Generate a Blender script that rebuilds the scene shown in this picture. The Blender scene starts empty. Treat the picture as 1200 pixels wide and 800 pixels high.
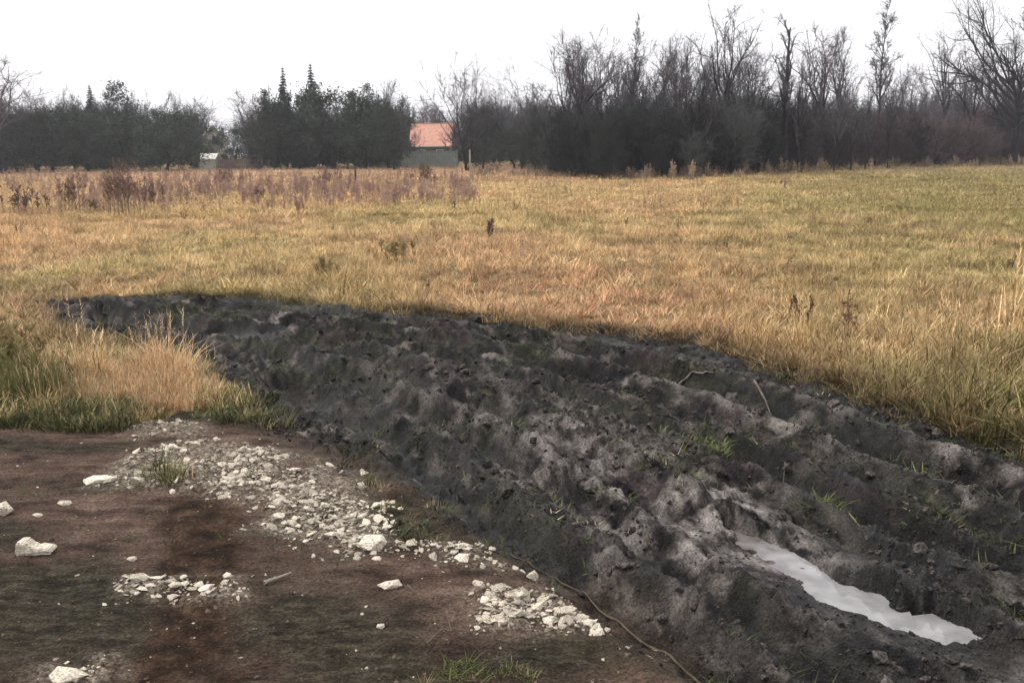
import bpy, bmesh, math, random
import numpy as np
from mathutils import Vector, Matrix, Euler

# ------------------------------------------------------------------ camera, world, sun, exposure
SC = bpy.context.scene
F = 1152.0                       # focal length in pixels of the 1200 x 800 photograph
EYE = 1.65
PITCH = math.atan(222.0 / F)     # horizon at about y = 178
ROLL = math.radians(-0.5)
cam = bpy.data.cameras.new('camera')
cam.sensor_width = 36.0
cam.lens = 36.0 * F / 1200.0
cam.clip_start = 0.05
cam.clip_end = 6000
camo = bpy.data.objects.new('camera', cam)
SC.collection.objects.link(camo)
CM = Matrix.Rotation(math.pi / 2 - PITCH, 4, 'X') @ Matrix.Rotation(ROLL, 4, 'Z')
camo.matrix_world = Matrix.Translation((0, 0, EYE)) @ CM
SC.camera = camo

SUN_EL, SUN_AZ = math.radians(46), math.radians(-68)     # azimuth from +Y (view direction), negative = left
W = bpy.data.worlds.new('World'); SC.world = W; W.use_nodes = True
wn = W.node_tree.nodes; wl = W.node_tree.links
bg = wn['Background']
sky = wn.new('ShaderNodeTexSky'); sky.sky_type = 'NISHITA'; sky.sun_disc = False
sky.sun_elevation = SUN_EL; sky.sun_rotation = SUN_AZ
sky.dust_density = 6.0; sky.air_density = 1.0; sky.ozone_density = 1.0
cl = wn.new('ShaderNodeMix'); cl.data_type = 'RGBA'      # an even cloud deck over the clear sky
cl.inputs['Factor'].default_value = 0.86
cl.inputs['B'].default_value = (10.2, 10.1, 10.5, 1)
wl.new(sky.outputs['Color'], cl.inputs['A'])
wl.new(cl.outputs['Result'], bg.inputs['Color'])
bg.inputs['Strength'].default_value = 0.08
sl = bpy.data.lights.new('sun', 'SUN'); sl.energy = 1.5; sl.angle = math.radians(11); sl.color = (1.0, 0.95, 0.88)
so = bpy.data.objects.new('sun', sl); SC.collection.objects.link(so)
sd = Vector((math.sin(SUN_AZ) * math.cos(SUN_EL), math.cos(SUN_AZ) * math.cos(SUN_EL), math.sin(SUN_EL)))
so.rotation_euler = sd.to_track_quat('Z', 'Y').to_euler()
so.location = (-30, 10, 40)
SC.view_settings.view_transform = 'Standard'
SC.view_settings.look = 'None'
SC.view_settings.gamma = 1.0
SC.view_settings.exposure = 0.80
SC.render.film_transparent = False
SC.render.filter_size = 2.1
SC.cycles.max_bounces = 4
SC.cycles.diffuse_bounces = 2
SC.cycles.glossy_bounces = 2
SC.cycles.volume_bounces = 0
SC.cycles.use_adaptive_sampling = True
SC.cycles.adaptive_threshold = 0.02
SC.cycles.transparent_max_bounces = 4
try:
    SC.cycles.use_denoising = True
except Exception:
    pass

rng = np.random.default_rng(7)
random.seed(7)
CMN = np.array(CM.to_3x3())

def pix(u, v, z=0.0):
    """ground point (plane z) seen at pixel u, v of the 1200 x 800 photograph"""
    u = np.asarray(u, float); v = np.asarray(v, float)
    d = np.stack([(u - 600) / F, -(v - 400) / F, -np.ones_like(u)], -1) @ CMN.T
    t = (z - EYE) / d[..., 2]
    return d[..., 0] * t, d[..., 1] * t

def proj(x, y, z):
    p = np.stack([np.asarray(x, float), np.asarray(y, float), np.asarray(z, float) - EYE], -1) @ CMN
    w = np.where(p[..., 2] > -0.05, -0.05, p[..., 2])
    return 600 + F * p[..., 0] / -w, 400 - F * p[..., 1] / -w

def ray_at(u, dist):
    """x of the thing whose base stands at distance dist and shows at column u"""
    lo, hi = -dist, dist
    for _ in range(40):
        m = (lo + hi) / 2
        if proj(m, dist, 0)[0] < u: lo = m
        else: hi = m
    return (lo + hi) / 2

def height_for(u, vtop, dist):
    x = ray_at(u, dist); lo, hi = 0.0, 60.0
    for _ in range(40):
        m = (lo + hi) / 2
        if proj(x, dist, m)[1] > vtop: lo = m
        else: hi = m
    return (lo + hi) / 2

# ------------------------------------------------------------------ noise
def hash2(ix, iy, s):
    h = (ix.astype(np.int64) * 374761393 + iy.astype(np.int64) * 668265263 + s * 982451653) & 0xFFFFFFFF
    h = ((h ^ (h >> 13)) * 1274126177) & 0xFFFFFFFF
    h = ((h ^ (h >> 16)) * 2246822519) & 0xFFFFFFFF
    return ((h ^ (h >> 15)) & 0xFFFFFF) / float(0xFFFFFF)

def vnoise(x, y, s=0):
    ix = np.floor(x); iy = np.floor(y)
    fx = x - ix; fy = y - iy
    fx = fx * fx * fx * (fx * (fx * 6 - 15) + 10); fy = fy * fy * fy * (fy * (fy * 6 - 15) + 10)
    a = hash2(ix, iy, s); b = hash2(ix + 1, iy, s); c = hash2(ix, iy + 1, s); d = hash2(ix + 1, iy + 1, s)
    return (a + (b - a) * fx + (c - a) * fy + (a - b - c + d) * fx * fy) * 2 - 1

def fbm(x, y, s=0, o=4, g=0.5):
    r = 0; a = 1; t = 0
    for k in range(o):
        c, sn = math.cos(0.7 * k), math.sin(0.7 * k)
        r = r + a * vnoise((x * c - y * sn) * 2 ** k + 17.3 * k, (x * sn + y * c) * 2 ** k - 9.1 * k, s + k)
        t += a; a *= g
    return r / t

def smooth(a, b, x):
    t = np.clip((x - a) / (b - a), 0, 1)
    return t * t * (3 - 2 * t)

def sdist(x, y, P):
    """signed distance to a closed polygon, negative inside"""
    n = len(P); d2 = np.full(x.shape, 1e18); ins = np.zeros(x.shape, bool)
    for i in range(n):
        ax, ay = P[i]; bx, by = P[(i + 1) % n]
        ex, ey = bx - ax, by - ay
        t = np.clip(((x - ax) * ex + (y - ay) * ey) / (ex * ex + ey * ey + 1e-12), 0, 1)
        d2 = np.minimum(d2, (x - ax - t * ex) ** 2 + (y - ay - t * ey) ** 2)
        c = (ay > y) != (by > y)
        ins ^= c & (x < ax + (y - ay) * ex / (ey if abs(ey) > 1e-9 else 1e-9))
    d = np.sqrt(d2)
    return np.where(ins, -d, d)

def ldist(x, y, P):
    d2 = np.full(x.shape, 1e18)
    for i in range(len(P) - 1):
        ax, ay = P[i]; ex, ey = P[i + 1][0] - ax, P[i + 1][1] - ay
        t = np.clip(((x - ax) * ex + (y - ay) * ey) / (ex * ex + ey * ey + 1e-12), 0, 1)
        d2 = np.minimum(d2, (x - ax - t * ex) ** 2 + (y - ay - t * ey) ** 2)
    return np.sqrt(d2)

def tcoords(x, y, P):
    """distance along and signed distance across a polyline"""
    best = np.full(x.shape, 1e18); S = np.zeros(x.shape); R = np.zeros(x.shape); acc = 0.0
    for i in range(len(P) - 1):
        ax, ay = P[i]; ex, ey = P[i + 1][0] - ax, P[i + 1][1] - ay; l = math.hypot(ex, ey)
        t = np.clip(((x - ax) * ex + (y - ay) * ey) / (l * l), 0, 1)
        d2 = (x - ax - t * ex) ** 2 + (y - ay - t * ey) ** 2
        k = d2 < best; best = np.where(k, d2, best)
        S = np.where(k, acc + t * l, S); R = np.where(k, np.sign(ex * (y - ay) - ey * (x - ax)) * np.sqrt(d2), R); acc += l
    return S, R

def poly(pts, z=0.0):
    P = np.array(pts, float)
    x, y = pix(P[:, 0], P[:, 1], z)
    return list(zip(x.tolist(), y.tolist()))

# ------------------------------------------------------------------ layout of the ground
MUD = poly([(40, 352), (120, 348), (200, 345), (310, 345), (420, 361), (560, 371), (700, 384), (820, 395), (925, 430),
            (1060, 480), (1200, 520), (1300, 560), (2000, 1600), (980, 1600), (880, 850), (770, 760), (680, 695), (600, 650),
            (520, 615), (450, 570), (400, 530), (330, 500), (285, 465), (235, 425), (140, 398), (60, 380)])
VERGE = poly([(-320, 500), (-60, 492), (100, 496), (200, 488), (285, 500), (330, 512), (400, 540), (450, 575), (520, 620), (600, 655),
              (680, 700), (770, 765), (880, 855), (980, 1600), (-900, 1600)])
RUBBLE = [poly(p) for p in (
    [(165, 525), (240, 513), (340, 528), (430, 556), (460, 645), (420, 652), (300, 620), (325, 590), (240, 572), (160, 572), (108, 567)],
    [(566, 694), (645, 690), (694, 732), (580, 734)],
    [(150, 682), (278, 676), (280, 700), (150, 698)],
    [(50, 786), (128, 770), (135, 806), (40, 806)],
    [(490, 636), (560, 640), (600, 665), (520, 660)],
    [(150, 488), (236, 492), (240, 510), (170, 508)])]
RUT_A = poly([(1300, 800), (1140, 745), (1000, 695), (900, 652), (800, 595), (700, 535), (600, 480), (480, 432), (360, 398), (240, 378), (90, 366)])
RUT_B = poly([(1300, 625), (1150, 570), (1040, 534), (930, 490), (800, 444), (640, 405), (480, 382), (300, 362), (90, 356)])
RUT_C = poly([(900, 830), (780, 745), (690, 680), (610, 625), (540, 570), (450, 500), (330, 440)])
RUT_D = poly([(1300, 690), (1100, 628), (950, 565), (800, 500), (650, 447), (480, 407), (300, 381), (120, 364)])
RUT_E = poly([(1000, 805), (880, 722), (780, 648), (680, 577), (560, 506), (420, 441), (300, 406), (150, 385)])
OLIVE = [poly(p) for p in ([(-60, 662), (120, 650), (170, 690), (172, 770), (100, 790), (-60, 790)], [(300, 690), (400, 680), (480, 715), (520, 790), (320, 806)],
                           [(560, 738), (720, 738), (760, 775), (600, 780)])]
DAMP = poly([(215, 585), (280, 590), (285, 640), (262, 700), (285, 770), (290, 806), (165, 806), (180, 740), (190, 680), (180, 620)])
PUD1 = poly([(938, 690), (985, 680), (1040, 697), (1052, 713), (1088, 711), (1124, 728), (1166, 751), (1112, 755), (1075, 738), (1050, 735), (1010, 718), (975, 708), (940, 700)], -0.10)
PUD2 = poly([(838, 611), (880, 625), (925, 641), (958, 660), (948, 672), (925, 671), (897, 660), (862, 638)], -0.10)
PUD = poly([(838, 611), (880, 625), (925, 641), (958, 660), (992, 681), (1040, 698), (1052, 713), (1088, 711), (1124, 728), (1166, 751), (1112, 755), (1075, 738), (1050, 735), (1010, 718), (975, 707), (944, 694), (925, 677), (897, 660), (862, 638)], -0.10)
WATER = -0.105

def masks(x, y):
    w1 = fbm(x * 1.3, y * 1.3, 11, 3); w2 = fbm(x * 1.3, y * 1.3, 23, 3)
    f1 = fbm(x * 7, y * 7, 31, 2)
    dm = sdist(x, y, MUD) + 0.10 * w1 + 0.05 * f1
    dv = sdist(x, y, VERGE) + 0.05 * w2 + 0.03 * f1
    side = smooth(.7, .15, dv)                                   # towards the dirt verge the mud peters out
    dm = dm + side * (.16 * w2 + .10 * fbm(x * 4, y * 4, 33, 2))
    mud = smooth(0.10 + .16 * side, -0.10 - .22 * side, dm)
    verge = smooth(0.08, -0.08, dv - .35 * smooth(.7, .2, dm) * smooth(-.9, -.3, -dv)) * (1 - mud)
    rub = np.zeros_like(x)
    for P in RUBBLE:
        rub = np.maximum(rub, smooth(0.10, -0.08, sdist(x, y, P) + 0.07 * w2 + 0.06 * f1))
    return mud, verge, rub * smooth(-0.35, 0.15, f1 + 0.3), dm

def height(x, y):
    mud, verge, rub, dm = masks(x, y)
    far = smooth(12, 60, y)
    h = 0.05 * fbm(x * 0.35, y * 0.35, 3, 3) * smooth(2, 8, y) + 0.12 * far * fbm(x * 0.045, y * 0.045, 5, 2)
    h = h + 0.02 * fbm(x * 2.2, y * 2.2, 41, 3) * (1 - verge * 0.6)
    # churned mud
    near = smooth(30, 6, y)
    ts, tr_ = tcoords(x, y, RUT_A)
    tw = tr_ + .05 * fbm(x * 2.5, y * 2.5, 57, 2)
    lump = 1 - np.abs(vnoise(ts * 1.5, tw * 5.5, 51))
    lump2 = 1 - np.abs(vnoise(ts * 5.5, tw * 11, 61) * .75 + .35 * vnoise(x * 17, y * 17, 67))
    lump3 = 1 - np.abs(vnoise(x * 19, y * 19 + 2 * w_(y, x), 71))
    m = .74 * (0.080 * (lump - 0.75) + 0.085 * (lump2 - 0.6) * (0.4 + 0.6 * lump) + 0.036 * (lump3 - 0.6) + 0.016 * vnoise(x * 34, y * 34, 81)) * (0.45 + 0.55 * near)
    ra = ldist(x, y, RUT_A) + 0.03 * fbm(x * 3, y * 3, 91, 2)
    rb = ldist(x, y, RUT_B) + 0.03 * fbm(x * 3, y * 3, 92, 2)
    rc = ldist(x, y, RUT_C) + 0.03 * fbm(x * 3, y * 3, 93, 2)
    def prof(r, w, d, b):
        return -d * np.exp(-(r / w) ** 4) + b * np.exp(-((r - 1.55 * w) / (0.5 * w)) ** 2)
    rd = ldist(x, y, RUT_D) + 0.03 * fbm(x * 3, y * 3, 94, 2); re = ldist(x, y, RUT_E) + 0.03 * fbm(x * 3, y * 3, 95, 2)
    rut = prof(ra, 0.15, 0.075, 0.04) + prof(rb, 0.16, 0.12, 0.12) + prof(rc, 0.13, 0.085, 0.05) + prof(rd, .11, .085, .06) + prof(re, .11, .08, .06)
    soften = 1 - 0.75 * np.exp(-((rb - .16) / 0.17) ** 2) * smooth(9, 6, y)
    h = h + mud * (-0.055 + m * soften + rut)
    # dirt verge: trodden, a little stony
    v = 0.015 * fbm(x * 4, y * 4, 101, 3) + 0.006 * fbm(x * 16, y * 16, 102, 2)
    v = v + rub * (0.012 + 0.014 * (1 - np.abs(vnoise(x * 18, y * 18, 103))) + 0.008 * vnoise(x * 42, y * 42, 104))
    h = h + verge * v
    # puddles
    s1 = sdist(x, y, PUD1); s2 = sdist(x, y, PUD2)
    s = sdist(x, y, PUD) + 0.03 * fbm(x * 8, y * 8, 111, 3) + .012 * vnoise(x * 26, y * 26, 117)
    ins = smooth(0.015, -0.03, s); ring = smooth(0.28, 0.04, s)
    shallow = smooth(.02, .08, s1)
    bed = WATER - .018 + .010 * shallow + (.012 + .022 * smooth(1.12, .95, x)) * vnoise(x * 17, y * 17, 113)
    bank = np.maximum(h, WATER + 0.004 + 0.05 * smooth(0.0, 0.25, s) + 0.014 * vnoise(x * 12, y * 12, 115) ** 2)
    h = h * (1 - ring) + bank * ring
    h = h * (1 - ins) + bed * ins
    return h

def w_(x, y):
    return vnoise(x * 4, y * 4, 77)

# ------------------------------------------------------------------ helpers for objects
COL = SC.collection
def link(o, parent=None):
    COL.objects.link(o)
    if parent is not None: o.parent = parent
    return o

def tag(o, label=None, cat=None, group=None, kind=None):
    if label: o['label'] = label
    if cat: o['category'] = cat
    if group: o['group'] = group
    if kind: o['kind'] = kind
    return o

def mesh_np(name, V, Fc, mat=None, smooth_shade=False):
    """V (n,3); Fc an (m,3) or (m,4) array or a list of such arrays"""
    me = bpy.data.meshes.new(name)
    V = np.asarray(V, np.float32)
    Fl = [np.asarray(f, np.int32) for f in (Fc if isinstance(Fc, list) else [Fc]) if len(f)]
    nl = sum(f.size for f in Fl); nf = sum(len(f) for f in Fl)
    me.vertices.add(len(V)); me.vertices.foreach_set('co', V.ravel())
    me.loops.add(nl); me.loops.foreach_set('vertex_index', np.concatenate([f.ravel() for f in Fl]))
    me.polygons.add(nf)
    tot = np.concatenate([np.full(len(f), f.shape[1], np.int32) for f in Fl])
    st = np.concatenate([[0], np.cumsum(tot)[:-1]]).astype(np.int32)
    me.polygons.foreach_set('loop_start', st)
    me.polygons.foreach_set('loop_total', tot)
    me.polygons.foreach_set('use_smooth', np.full(nf, smooth_shade))
    me.update(calc_edges=True)
    if mat: me.materials.append(mat)
    return me

def obj(name, me, parent=None):
    return link(bpy.data.objects.new(name, me), parent)

def empty(name, loc, rz=0, sc=1.0):
    o = bpy.data.objects.new(name, None)
    o.empty_display_size = 0.2
    o.location = loc; o.rotation_euler = (0, 0, rz)
    o.scale = (sc, sc, sc) if not isinstance(sc, tuple) else sc
    return link(o)

class MB:
    """collects tubes, slivers, boxes into one mesh"""
    def __init__(s): s.V = []; s.T = []; s.Q = []; s.n = 0
    def add(s, V, T=None, Q=None):
        V = np.asarray(V, float)
        if T is not None and len(T): s.T.append(np.asarray(T) + s.n)
        if Q is not None and len(Q): s.Q.append(np.asarray(Q) + s.n)
        s.V.append(V); s.n += len(V)
    def tube(s, P, R, k=4, cap=True):
        P = np.asarray(P, float); R = np.asarray(R, float); n = len(P)
        D = np.gradient(P, axis=0); D /= np.linalg.norm(D, axis=1, keepdims=True) + 1e-9
        ref = np.array([0.31, 0.95, 0.05]) if abs(D[0][2]) > 0.6 else np.array([0.05, 0.1, 1.0])
        A = np.cross(D, ref); A /= np.linalg.norm(A, axis=1, keepdims=True) + 1e-9
        B = np.cross(D, A)
        a = np.arange(k) * 2 * np.pi / k
        V = P[:, None, :] + R[:, None, None] * (np.cos(a)[None, :, None] * A[:, None, :] + np.sin(a)[None, :, None] * B[:, None, :])
        i, j = np.meshgrid(np.arange(n - 1), np.arange(k), indexing='ij')
        j2 = (j + 1) % k
        Q = np.stack([i * k + j, i * k + j2, (i + 1) * k + j2, (i + 1) * k + j], -1).reshape(-1, 4)
        V = V.reshape(-1, 3); T = []
        if cap:
            V = np.vstack([V, P[-1] + D[-1] * R[-1]])
            m = len(V) - 1
            T = [[(n - 1) * k + j, (n - 1) * k + (j + 1) % k, m] for j in range(k)]
        s.add(V, T, Q)
    def cone(s, a, b, r):
        a = np.asarray(a, float); b = np.asarray(b, float); d = b - a
        u = np.cross(d, [0.3, 0.2, 0.93]); u /= np.linalg.norm(u) + 1e-9
        w = np.cross(d, u); w /= np.linalg.norm(w) + 1e-9
        V = [a + r * u, a + r * (-0.5 * u + 0.87 * w), a + r * (-0.5 * u - 0.87 * w), b]
        s.add(V, [[0, 1, 3], [1, 2, 3], [2, 0, 3]])
    def box(s, x0, x1, y0, y1, z0, z1):
        V = [(x0, y0, z0), (x1, y0, z0), (x1, y1, z0), (x0, y1, z0), (x0, y0, z1), (x1, y0, z1), (x1, y1, z1), (x0, y1, z1)]
        s.add(V, None, [[0, 3, 2, 1], [4, 5, 6, 7], [0, 1, 5, 4], [1, 2, 6, 5], [2, 3, 7, 6], [3, 0, 4, 7]])
    def mesh(s, name, mat, sm=False):
        fs = []
        if s.T: fs.append(np.vstack(s.T))
        if s.Q: fs.append(np.vstack(s.Q))
        return mesh_np(name, np.vstack(s.V), fs, mat, sm)
    def build(s, name, mat, parent=None, sm=False):
        return obj(name, s.mesh(name, mat, sm), parent)

# ------------------------------------------------------------------ materials
def newmat(name):
    m = bpy.data.materials.new(name); m.use_nodes = True
    nt = m.node_tree
    return m, nt.nodes, nt.links, nt.nodes['Principled BSDF']

def simple(name, c1, c2, scale=8.0, rough=0.85, bump=0.0, coord='Object', spec=0.3, obrand=0.0):
    m, N, L, P = newmat(name)
    tc = N.new('ShaderNodeTexCoord')
    nz = N.new('ShaderNodeTexNoise'); nz.inputs['Scale'].default_value = scale; nz.inputs['Detail'].default_value = 5
    L.new(tc.outputs[coord], nz.inputs['Vector'])
    cr = N.new('ShaderNodeValToRGB')
    cr.color_ramp.elements[0].position = 0.3; cr.color_ramp.elements[1].position = 0.7
    cr.color_ramp.elements[0].color = (*c1, 1); cr.color_ramp.elements[1].color = (*c2, 1)
    L.new(nz.outputs['Fac'], cr.inputs['Fac'])
    out = cr.outputs['Color']
    if obrand:
        oi = N.new('ShaderNodeObjectInfo'); hs = N.new('ShaderNodeHueSaturation')
        mr = N.new('ShaderNodeMapRange'); mr.inputs['To Min'].default_value = 1 - obrand; mr.inputs['To Max'].default_value = 1 + obrand
        L.new(oi.outputs['Random'], mr.inputs['Value']); L.new(mr.outputs['Result'], hs.inputs['Value'])
        L.new(out, hs.inputs['Color']); out = hs.outputs['Color']
    L.new(out, P.inputs['Base Color'])
    P.inputs['Roughness'].default_value = rough
    P.inputs['Specular IOR Level'].default_value = spec
    if bump:
        bp = N.new('ShaderNodeBump'); bp.inputs['Strength'].default_value = bump; bp.inputs['Distance'].default_value = 0.02
        L.new(nz.outputs['Fac'], bp.inputs['Height']); L.new(bp.outputs['Normal'], P.inputs['Normal'])
    return m

def tinted(name, vary=0.35, rough=0.8, trans=0.0, spec=0.2):
    """colour comes with each scattered tuft ('tint'), with noise along it"""
    m, N, L, P = newmat(name)
    at = N.new('ShaderNodeAttribute'); at.attribute_type = 'INSTANCER'; at.attribute_name = 'tint'
    tc = N.new('ShaderNodeTexCoord')
    nz = N.new('ShaderNodeTexNoise'); nz.inputs['Scale'].default_value = 23.0
    L.new(tc.outputs['Object'], nz.inputs['Vector'])
    mr = N.new('ShaderNodeMapRange'); mr.inputs['From Min'].default_value = 0.3; mr.inputs['From Max'].default_value = 0.7
    mr.inputs['To Min'].default_value = 1 - vary; mr.inputs['To Max'].default_value = 1 + vary
    L.new(nz.outputs['Fac'], mr.inputs['Value'])
    hs = N.new('ShaderNodeHueSaturation')
    L.new(at.outputs['Color'], hs.inputs['Color']); L.new(mr.outputs['Result'], hs.inputs['Value'])
    L.new(hs.outputs['Color'], P.inputs['Base Color'])
    P.inputs['Roughness'].default_value = rough; P.inputs['Specular IOR Level'].default_value = spec
    return m

def ground_material():
    m, N, L, P = newmat('soil_and_mud')
    tc = N.new('ShaderNodeTexCoord')
    def noise(scale, detail=5, rough=0.6, vec=None):
        n = N.new('ShaderNodeTexNoise'); n.inputs['Scale'].default_value = scale; n.inputs['Detail'].default_value = detail
        n.inputs['Roughness'].default_value = rough
        L.new(vec or tc.outputs['Object'], n.inputs['Vector']); return n.outputs['Fac']
    def ramp(fac, stops):
        r = N.new('ShaderNodeValToRGB'); e = r.color_ramp.elements
        while len(e) < len(stops): e.new(0.5)
        for el, (p, c) in zip(e, stops): el.position = p; el.color = (*c, 1)
        L.new(fac, r.inputs['Fac']); return r.outputs['Color']
    def mix(f, a, b):
        x = N.new('ShaderNodeMix'); x.data_type = 'RGBA'
        L.new(f, x.inputs['Factor'])
        for s, q in (('A', a), ('B', b)):
            if isinstance(q, tuple): x.inputs[s].default_value = (*q, 1)
            else: L.new(q, x.inputs[s])
        return x.outputs['Result']
    def attr(n):
        a = N.new('ShaderNodeAttribute'); a.attribute_name = n; return a.outputs['Fac']
    def math_(op, a, b):
        x = N.new('ShaderNodeMath'); x.operation = op
        for i, q in enumerate((a, b)):
            if isinstance(q, (int, float)): x.inputs[i].default_value = q
            else: L.new(q, x.inputs[i])
        return x.outputs[0]
    field = mix(noise(0.5, 6), ramp(noise(9, 6, .7), [(.3, (.14, .09, .045)), (.5, (.30, .21, .10)), (.7, (.42, .31, .16))]),
                ramp(noise(14, 6, .7), [(.3, (.10, .09, .03)), (.7, (.32, .26, .11))]))
    cv = N.new('ShaderNodeCombineXYZ'); L.new(math_('MULTIPLY', attr('tal'), .42), cv.inputs[0]); L.new(attr('tac'), cv.inputs[1])
    tv = cv.outputs[0]
    mud = ramp(noise(8.5, 5, .58, tv), [(.38, (.002, .002, .003)), (.47, (.007, .006, .007)), (.53, (.026, .022, .022)), (.58, (.095, .082, .075)), (.65, (.27, .235, .205))])
    turf = ramp(noise(19, 6, .62, tv), [(.38, (.004, .006, .004)), (.49, (.022, .025, .013)), (.58, (.070, .068, .040)), (.68, (.17, .155, .10))])
    mud = mix(ramp(noise(2.2, 4, .55, tv), [(.46, (0, 0, 0)), (.60, (.85, .85, .85))]), mud, turf)
    purp = ramp(noise(12, 5, .6, tv), [(.38, (.010, .006, .007)), (.52, (.048, .032, .033)), (.66, (.13, .095, .092))])
    mud = mix(ramp(noise(2.9, 3, .5, tv), [(.55, (0, 0, 0)), (.64, (.75, .75, .75))]), mud, purp)
    clay = ramp(noise(11, 6, .62, tv), [(.38, (.010, .008, .008)), (.45, (.085, .071, .066)), (.52, (.25, .22, .20)), (.64, (.52, .47, .43))])
    mud = mix(math_('MULTIPLY', attr('clay'), ramp(noise(4.5, 4, .6, tv), [(.38, (0, 0, 0)), (.50, (1, 1, 1))])), mud, clay)
    mud = mix(math_('MULTIPLY', attr('wet_shade'), .8), mud, ramp(noise(12, 5, .6), [(.4, (.003, .003, .003)), (.62, (.022, .020, .019))]))  # wet mud, with the shade of ruts and bank put into its colour
    st = N.new('ShaderNodeMapping'); st.inputs['Scale'].default_value = (1.0, 2.0, 1.0); L.new(tc.outputs['Object'], st.inputs['Vector'])
    verge = ramp(noise(3.2, 7, .66, st.outputs['Vector']), [(.34, (.042, .027, .019)), (.44, (.105, .069, .051)), (.54, (.175, .116, .088)), (.68, (.29, .205, .160))])
    verge = mix(ramp(noise(0.8, 4, .6, st.outputs['Vector']), [(.50, (0, 0, 0)), (.57, (.85, .85, .85))]), verge, ramp(noise(9, 7, .75, st.outputs['Vector']), [(.38, (.008, .0075, .005)), (.50, (.042, .037, .023)), (.62, (.11, .094, .062))]))
    verge = mix(math_('MULTIPLY', attr('olive'), .85), verge, ramp(noise(9, 7, .7, st.outputs['Vector']), [(.36, (.012, .011, .007)), (.50, (.050, .045, .029)), (.64, (.12, .104, .072))]))
    verge = mix(attr('damp'), verge, ramp(noise(7, 6, .65), [(.38, (.022, .013, .008)), (.52, (.062, .036, .021)), (.64, (.12, .075, .046))]))
    verge = mix(ramp(noise(55, 5, .8), [(.60, (0, 0, 0)), (.72, (.55, .55, .55))]), verge, (.34, .28, .21))
    rub = ramp(noise(34, 6, .75), [(.40, (.085, .062, .046)), (.52, (.30, .245, .185)), (.64, (.64, .57, .46))])
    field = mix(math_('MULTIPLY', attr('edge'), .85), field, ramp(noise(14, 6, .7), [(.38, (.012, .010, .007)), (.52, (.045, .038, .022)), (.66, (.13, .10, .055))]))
    c = mix(attr('mud'), field, mud)
    c = mix(attr('verge'), c, verge)
    c = mix(math_('MULTIPLY', attr('rub'), attr('verge')), c, rub)
    gr = N.new('ShaderNodeMapRange'); gr.inputs['From Min'].default_value = .34; gr.inputs['From Max'].default_value = .66; gr.inputs['To Min'].default_value = .35; gr.inputs['To Max'].default_value = 1.42
    L.new(noise(75, 5, .7), gr.inputs['Value'])
    hv = N.new('ShaderNodeHueSaturation'); L.new(c, hv.inputs['Color']); L.new(gr.outputs['Result'], hv.inputs['Value'])
    L.new(hv.outputs['Color'], P.inputs['Base Color'])
    wet = math_('MULTIPLY', attr('mud'), 1.0)
    rr = N.new('ShaderNodeMapRange'); rr.inputs['From Min'].default_value = .35; rr.inputs['From Max'].default_value = .65
    rr.inputs['To Min'].default_value = .38; rr.inputs['To Max'].default_value = .9
    L.new(noise(2.3, 4), rr.inputs['Value'])
    mxr = N.new('ShaderNodeMix'); mxr.data_type = 'FLOAT'; mxr.inputs['A'].default_value = .92
    L.new(wet, mxr.inputs['Factor']); L.new(rr.outputs['Result'], mxr.inputs['B'])
    shine = math_('MULTIPLY', attr('wet_shade'), attr('mud'))
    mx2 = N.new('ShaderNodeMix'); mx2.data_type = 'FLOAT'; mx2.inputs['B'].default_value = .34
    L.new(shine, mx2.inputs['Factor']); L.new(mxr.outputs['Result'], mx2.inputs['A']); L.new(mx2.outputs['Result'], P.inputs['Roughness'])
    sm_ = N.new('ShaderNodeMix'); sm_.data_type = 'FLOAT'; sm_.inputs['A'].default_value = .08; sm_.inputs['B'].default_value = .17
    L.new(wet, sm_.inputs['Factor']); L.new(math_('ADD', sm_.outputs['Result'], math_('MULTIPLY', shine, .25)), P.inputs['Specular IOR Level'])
    bp = N.new('ShaderNodeBump'); bp.inputs['Strength'].default_value = 1.0; bp.inputs['Distance'].default_value = .045
    L.new(math_('ADD', noise(26, 8, .75), math_('MULTIPLY', noise(85, 4, .7), .5)), bp.inputs['Height']); L.new(bp.outputs['Normal'], P.inputs['Normal'])
    return m

M_SOIL = ground_material()
M_GRASS = tinted('dry_grass_blades', 0.4)
M_LEAF = tinted('weed_leaves', 0.3, 0.6, spec=0.35)
M_STONE = simple('pale_limestone', (.24, .19, .135), (.90, .82, .67), 11, .95, .6, spec=.12, coord='Generated', obrand=.38)
M_CLOD = simple('wet_mud_clod', (.010, .009, .009), (.115, .099, .088), 2.2, .9, .8, spec=.12, obrand=.55)
M_BARK = simple('dark_bark', (.010, .009, .010), (.030, .026, .026), 5, .95, spec=.1)
M_TWIG = simple('winter_twigs', (.060, .054, .062), (.105, .094, .102), 3, .95, spec=.1, obrand=.3)
M_BRUSH = tinted('brushwood', .3, .95, spec=.1)
M_TWIGB = simple('russet_winter_twigs', (.070, .052, .057), (.115, .088, .088), 3, .95, spec=.1, obrand=.25)
M_EVER = simple('evergreen_leaves', (.016, .026, .017), (.050, .064, .040), 1.2, .8, obrand=.3)
M_SPRUCE = simple('spruce_needles', (.012, .020, .018), (.032, .046, .038), 1.5, .85)
M_CLUMP = simple('dead_weed_stems', (.10, .062, .052), (.22, .14, .105), 6, .9, obrand=.3)
M_STRAWW = simple('pale_weed_stems', (.22, .165, .075), (.48, .37, .18), 6, .9)
M_STICK = simple('weathered_twig', (.045, .036, .024), (.13, .10, .068), 20, .9)
M_DRIFT = simple('muddy_stick_wood', (.07, .058, .05), (.24, .20, .17), 18, .9)
M_POST = simple('weathered_post_wood', (.22, .19, .15), (.42, .37, .30), 12, .9)
M_DPOST = simple('dark_post_wood', (.03, .026, .022), (.07, .06, .05), 12, .9)

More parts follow.
